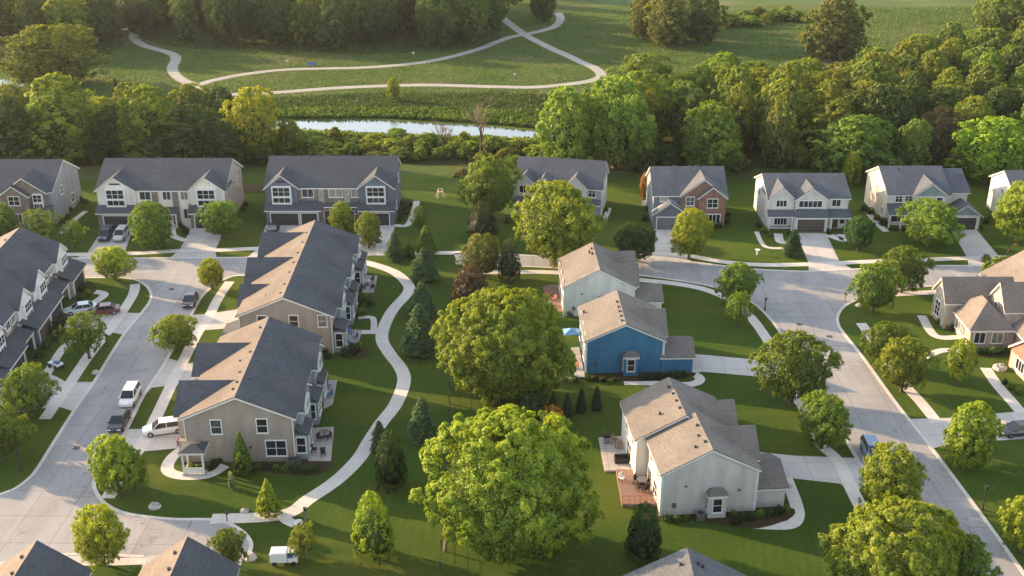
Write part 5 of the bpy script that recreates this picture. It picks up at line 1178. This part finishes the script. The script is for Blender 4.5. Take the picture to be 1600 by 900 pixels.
link('fabric', MB().add([(-1.2, -1.0, 2.1), (1.2, -1.0, 2.1), (1.2, 1.0, 2.1), (-1.2, 1.0, 2.1), (0, 0, 2.7)], [(0, 1, 4), (1, 2, 4), (2, 3, 4), (3, 0, 4)]).mesh('fabric'), paint('canopy_blue', (.16, .36, .6)), r)
for sx in (-1.15, 1.15):
    for sy in (-.95, .95): link('pole', MB().tube((sx, sy, 0), (sx, sy, 2.1), .04, .04, 6).mesh('pole'), M_metal, r)
# air-con units
def ac(x, y, label):
    X, Y = G(x, y); r = empty('air_conditioner', (X, Y, 0), 0, label, 'air conditioner')
    link('casing', MB().box(-.42, .42, -.4, .4, .05, .85).mesh('casing'), M_metal, r); link('fan_grille', MB().tube((0, 0, .85), (0, 0, .9), .34, .34, 14).mesh('fan_grille'), M_dark, r)
ac(454, 728, 'grey air conditioner against the near grey gable wall'); ac(1094, 812, 'grey air conditioner left of the bay on the pale sage house'); ac(464, 726, 'second air conditioner, at the corner of the near grey gable wall')
# lamp posts, mailboxes, posts
def lamp(x, yb, yt, label, name='lamp_post', col=M_dark):
    X, Y = G(x, yb); h_ = max(1.6, ZY(yt, Y)); r = empty(name, (X, Y, 0), 0, label, 'lamp post')
    link('pole', MB().tube((0, 0, 0), (0, 0, h_ - .3), .09, .07, 8).mesh('pole'), col, r); link('lamp_head', MB().box(-.13, .13, -.13, .13, h_ - .3, h_ - .02).box(-.18, .18, -.18, .18, h_ - .02, h_ + .04).mesh('lamp_head'), M_dark if col is not M_dark else M_dark, r)
    link('base', MB().tube((0, 0, 0), (0, 0, .35), .16, .12, 8).mesh('base'), col, r)
lamp(1195, 485, 466, 'black lamp post on the verge inside the right junction curve'); lamp(1573, 402, 383, 'dark lamp post near the last driveway of the far street', col=M_redw)
lamp(1535, 797, 760, 'black lamp post on the lawn east of the right street'); lamp(33, 737, 702, 'dark lamp post on the shaded lawn at the left'); lamp(478, 814, 796, 'small lamp post beside the fork of the garden path', col=M_metal); lamp(118, 388, 374, 'small lamp post left of the driveway of the cream townhouse')
def mailbox(x, y, label):
    X, Y = G(x, y); r = empty('mailbox', (X, Y, 0), random.uniform(0, 1), label, 'mailbox')
    link('post', MB().box(-.05, .05, -.05, .05, 0, 1.0).mesh('post'), M_wood, r); link('box', MB().box(-.12, .12, -.28, .28, 1.0, 1.25).mesh('box'), M_dark, r)
mailbox(1320, 470, 'dark mailbox at the kerb of the right corner lawn'); mailbox(355, 815, 'mailbox at the mouth of the cul-de-sac'); mailbox(302, 838, 'mailbox at the edge of the bottom road') if False else None
def rock(x, y, s_, label, seed, mat=M_rock):
    rn = random.Random(seed); X, Y = G(x, y); mb = MB(); nu, nv = 9, 6; vs = []
    for j in range(nv):
        ph = j / (nv - 1) * PI * .55 + .05
        for i in range(nu): q = s_ * (1 + rn.uniform(-.16, .16)); vs.append((q * math.sin(ph) * math.cos(i * 2 * PI / nu), q * math.sin(ph) * math.sin(i * 2 * PI / nu), q * .75 * math.cos(ph) + .02))
    fs = [(j * nu + i, (j + 1) * nu + i, (j + 1) * nu + (i + 1) % nu, j * nu + (i + 1) % nu) for j in range(nv - 1) for i in range(nu)] + [tuple(range(nu))]
    o = link('boulder', mb.add(vs, fs).mesh('boulder'), mat); o.location = (X, Y, 0); tag(o, label, 'rock')
rock(242, 792, .65, 'pale boulder on the curved corner lawn by the left road', 1); rock(382, 799, .45, 'small boulder beside the near path edge', 2); rock(392, 872, .6, 'rock beside the cul-de-sac kerb', 3); rock(1231, 760, .5, 'rock at the corner of the pale sage house driveway', 4); rock(467, 818, .5, 'white rock at the end of the path spur', 5, M_trim)
rock(188, 598, .5, 'rock under the airy tree on the left verge', 6) if False else rock(150, 583, .5, 'rock on the lower tip of the left verge', 6)
rock(1342, 478, .5, 'pale rock on the right corner lawn', 7); rock(1562, 576, .9, 'big flat pale boulder before the brick gable at the right edge', 8)
rock(1228, 276, .5, 'pale rock at the wood edge behind the white house', 10); rock(1152, 416, .01, 'x', 11) if False else None
for x, y, lab in ((1249, 507, 'dark round manhole cover in the middle of the right street near the junction'), (1296, 526, 'small drain cover near the east kerb of the right street'), (120, 700, 'round manhole cover on the left street bend'), (268, 452, 'manhole cover at the upper left junction')):
    X, Y = G(x, y); o = link('manhole_cover', MB().tube((0, 0, 0), (0, 0, .012), .42, .42, 18).mesh('manhole_cover'), flat('cast_iron', (.07, .068, .066), .7)); o.location = (X, Y, .018); tag(o, lab, 'manhole cover')
# birdbath
X, Y = G(1183, 398); r = empty('birdbath', (X, Y, 0), 0, 'small white birdbath on the lawn before the white house', 'birdbath')
link('pedestal', MB().tube((0, 0, 0), (0, 0, .75), .16, .1, 10).mesh('pedestal'), M_trim, r); link('basin', MB().tube((0, 0, .75), (0, 0, .9), .2, .45, 14).mesh('basin'), M_trim, r)
# play set on lawn
X, Y = G(688, 308); r = empty('play_set', (X, Y, 0), .4, 'small orange and white play set on the sunlit lawn', 'play set')
mb = MB()
for sx in (-.7, .7):
    for sy in (-.6, .6): mb.tube((sx, sy, 0), (sx * .5, 0, 1.7), .05, .05, 6)
mb.tube((-.4, 0, 1.7), (.4, 0, 1.7), .05, .05, 6); link('frame', mb.mesh('frame'), M_trim, r); link('slide', MB().add([(.3, -.25, 1.1), (.3, .25, 1.1), (1.6, .25, .1), (1.6, -.25, .1)], [(0, 1, 2, 3)]).mesh('slide'), M_orange, r); link('platform', MB().box(-.4, .4, -.35, .35, 1.0, 1.08).mesh('platform'), M_orange, r)
# brush pile
shrubs([(722, 272, 22), (712, 277, 14)], 'brown', 'pile of dry brush at the yard edge left of the tall green tree', 'dry brush piles', 'brush_pile', .5)
# meadow bench and signs
X, Y = G(487, 104); r = empty('park_bench', (X, Y, 0), 0, 'blue bench beside the upper meadow trail', 'bench')
link('seat', MB().box(-1.3, 1.3, -.3, .3, .42, .5).mesh('seat'), M_bsign, r); link('backrest', MB().box(-1.3, 1.3, .25, .33, .55, 1.15).mesh('backrest'), M_bsign, r)
for sx in (-1.1, 1.1): link('leg', MB().box(sx - .05, sx + .05, -.28, .28, 0, .42).mesh('leg'), M_metal, r)
def board(x, y, label):
    X, Y = G(x, y); r = empty('trail_sign', (X, Y, 0), 0, label, 'sign')
    link('post', MB().tube((0, 0, 0), (0, 0, 1.5), .06, .06, 6).mesh('post'), M_metal, r); link('panel', MB().box(-.3, .3, -.1, -.04, 1.0, 1.5).mesh('panel'), M_trim, r)
board(449, 102, 'pale sign board left of the blue bench'); board(646, 89, 'pale sign before the dark far wood'); board(804, 123, 'pale sign near the right end of the lower trail')
# fences
def fence(name, pts, h_, step, label, panel=True, mat=M_wood):
    P = [G(*q) for q in pts]; r = empty(name, (P[0][0], P[0][1], 0), 0, label, 'fence'); pm = MB(); o0 = Vector((P[0][0], P[0][1], 0))
    posts = []
    for i in range(len(P) - 1):
        a = Vector((*P[i], 0)) - o0; b_ = Vector((*P[i + 1], 0)) - o0; L = (b_ - a).length; n = max(1, int(L / step)); d = (b_ - a) / L; nn = Vector((-d.y, d.x, 0)) * .03
        for k in range(n + 1): posts.append(a.lerp(b_, k / n))
        if panel:
            m_ = int(L / .3)
            for k in range(m_):
                p_ = a + d * (k + .06) * L / m_; q_ = a + d * (k + .9) * L / m_; pm.add([p_ + nn, q_ + nn, q_ + nn + Vector((0, 0, h_)), p_ + nn + Vector((0, 0, h_)), p_ - nn, q_ - nn, q_ - nn + Vector((0, 0, h_)), p_ - nn + Vector((0, 0, h_))], [(0, 1, 2, 3), (7, 6, 5, 4), (3, 2, 6, 7), (0, 3, 7, 4), (1, 5, 6, 2)])
        for zz in ((.3, h_ * .85) if panel else (.4, .8, h_ - .05)): pm.tube(a + Vector((0, 0, zz)), b_ + Vector((0, 0, zz)), .03 if panel else .015, .03 if panel else .015, 4)
    link('board_panel' if panel else 'wire', pm.mesh('panel'), mat, r)
    me = MB().box(-.06, .06, -.06, .06, 0, h_ + .1).mesh('post')
    for p_ in posts: o = link('post', me, mat, r); o.location = p_
fence('wooden_fence', [(379, 301), (412, 300)], 1.7, 2.2, 'weathered board fence between the cream and slate townhouse rows')
fence('wire_fence', [(686, 930), (690, 860), (694, 800), (699, 700), (703, 610), (706, 560)], 1.2, 3.0, 'thin dark wire fence running up the shaded middle lawn', False, M_dark)
fence('wooden_fence', [(1003, 322), (1016, 320)], 1.0, 1.5, 'short white fence beside the red brick house', True, M_trim)
sheet('garden_bench_slab', [(691, 862), (695, 832), (698, 832), (695, 863)], .05, M_wood, thick=.05)
sg_ = COL.objects.get('garden_bench_slab'); del sg_['kind']; sg_.name = 'timber_plank'; tag(sg_, 'pale timber plank lying beside the wire fence', 'plank')

# ------------------------------------------------------------------ evening haze over the whole valley
m = bpy.data.materials.new('haze'); m.use_nodes = True; t = m.node_tree; t.nodes.clear()
vs = N(t, 'ShaderNodeVolumeScatter'); vs.inputs['Density'].default_value = .00006; vs.inputs['Anisotropy'].default_value = .35; vs.inputs['Color'].default_value = (.95, .97, 1, 1)
ou = N(t, 'ShaderNodeOutputMaterial'); t.links.new(vs.outputs[0], ou.inputs['Volume'])
hz = link('haze', MB().box(-900, 900, -100, 1400, -1, 130).recalc('haze'), m); tag(hz, kind='structure')
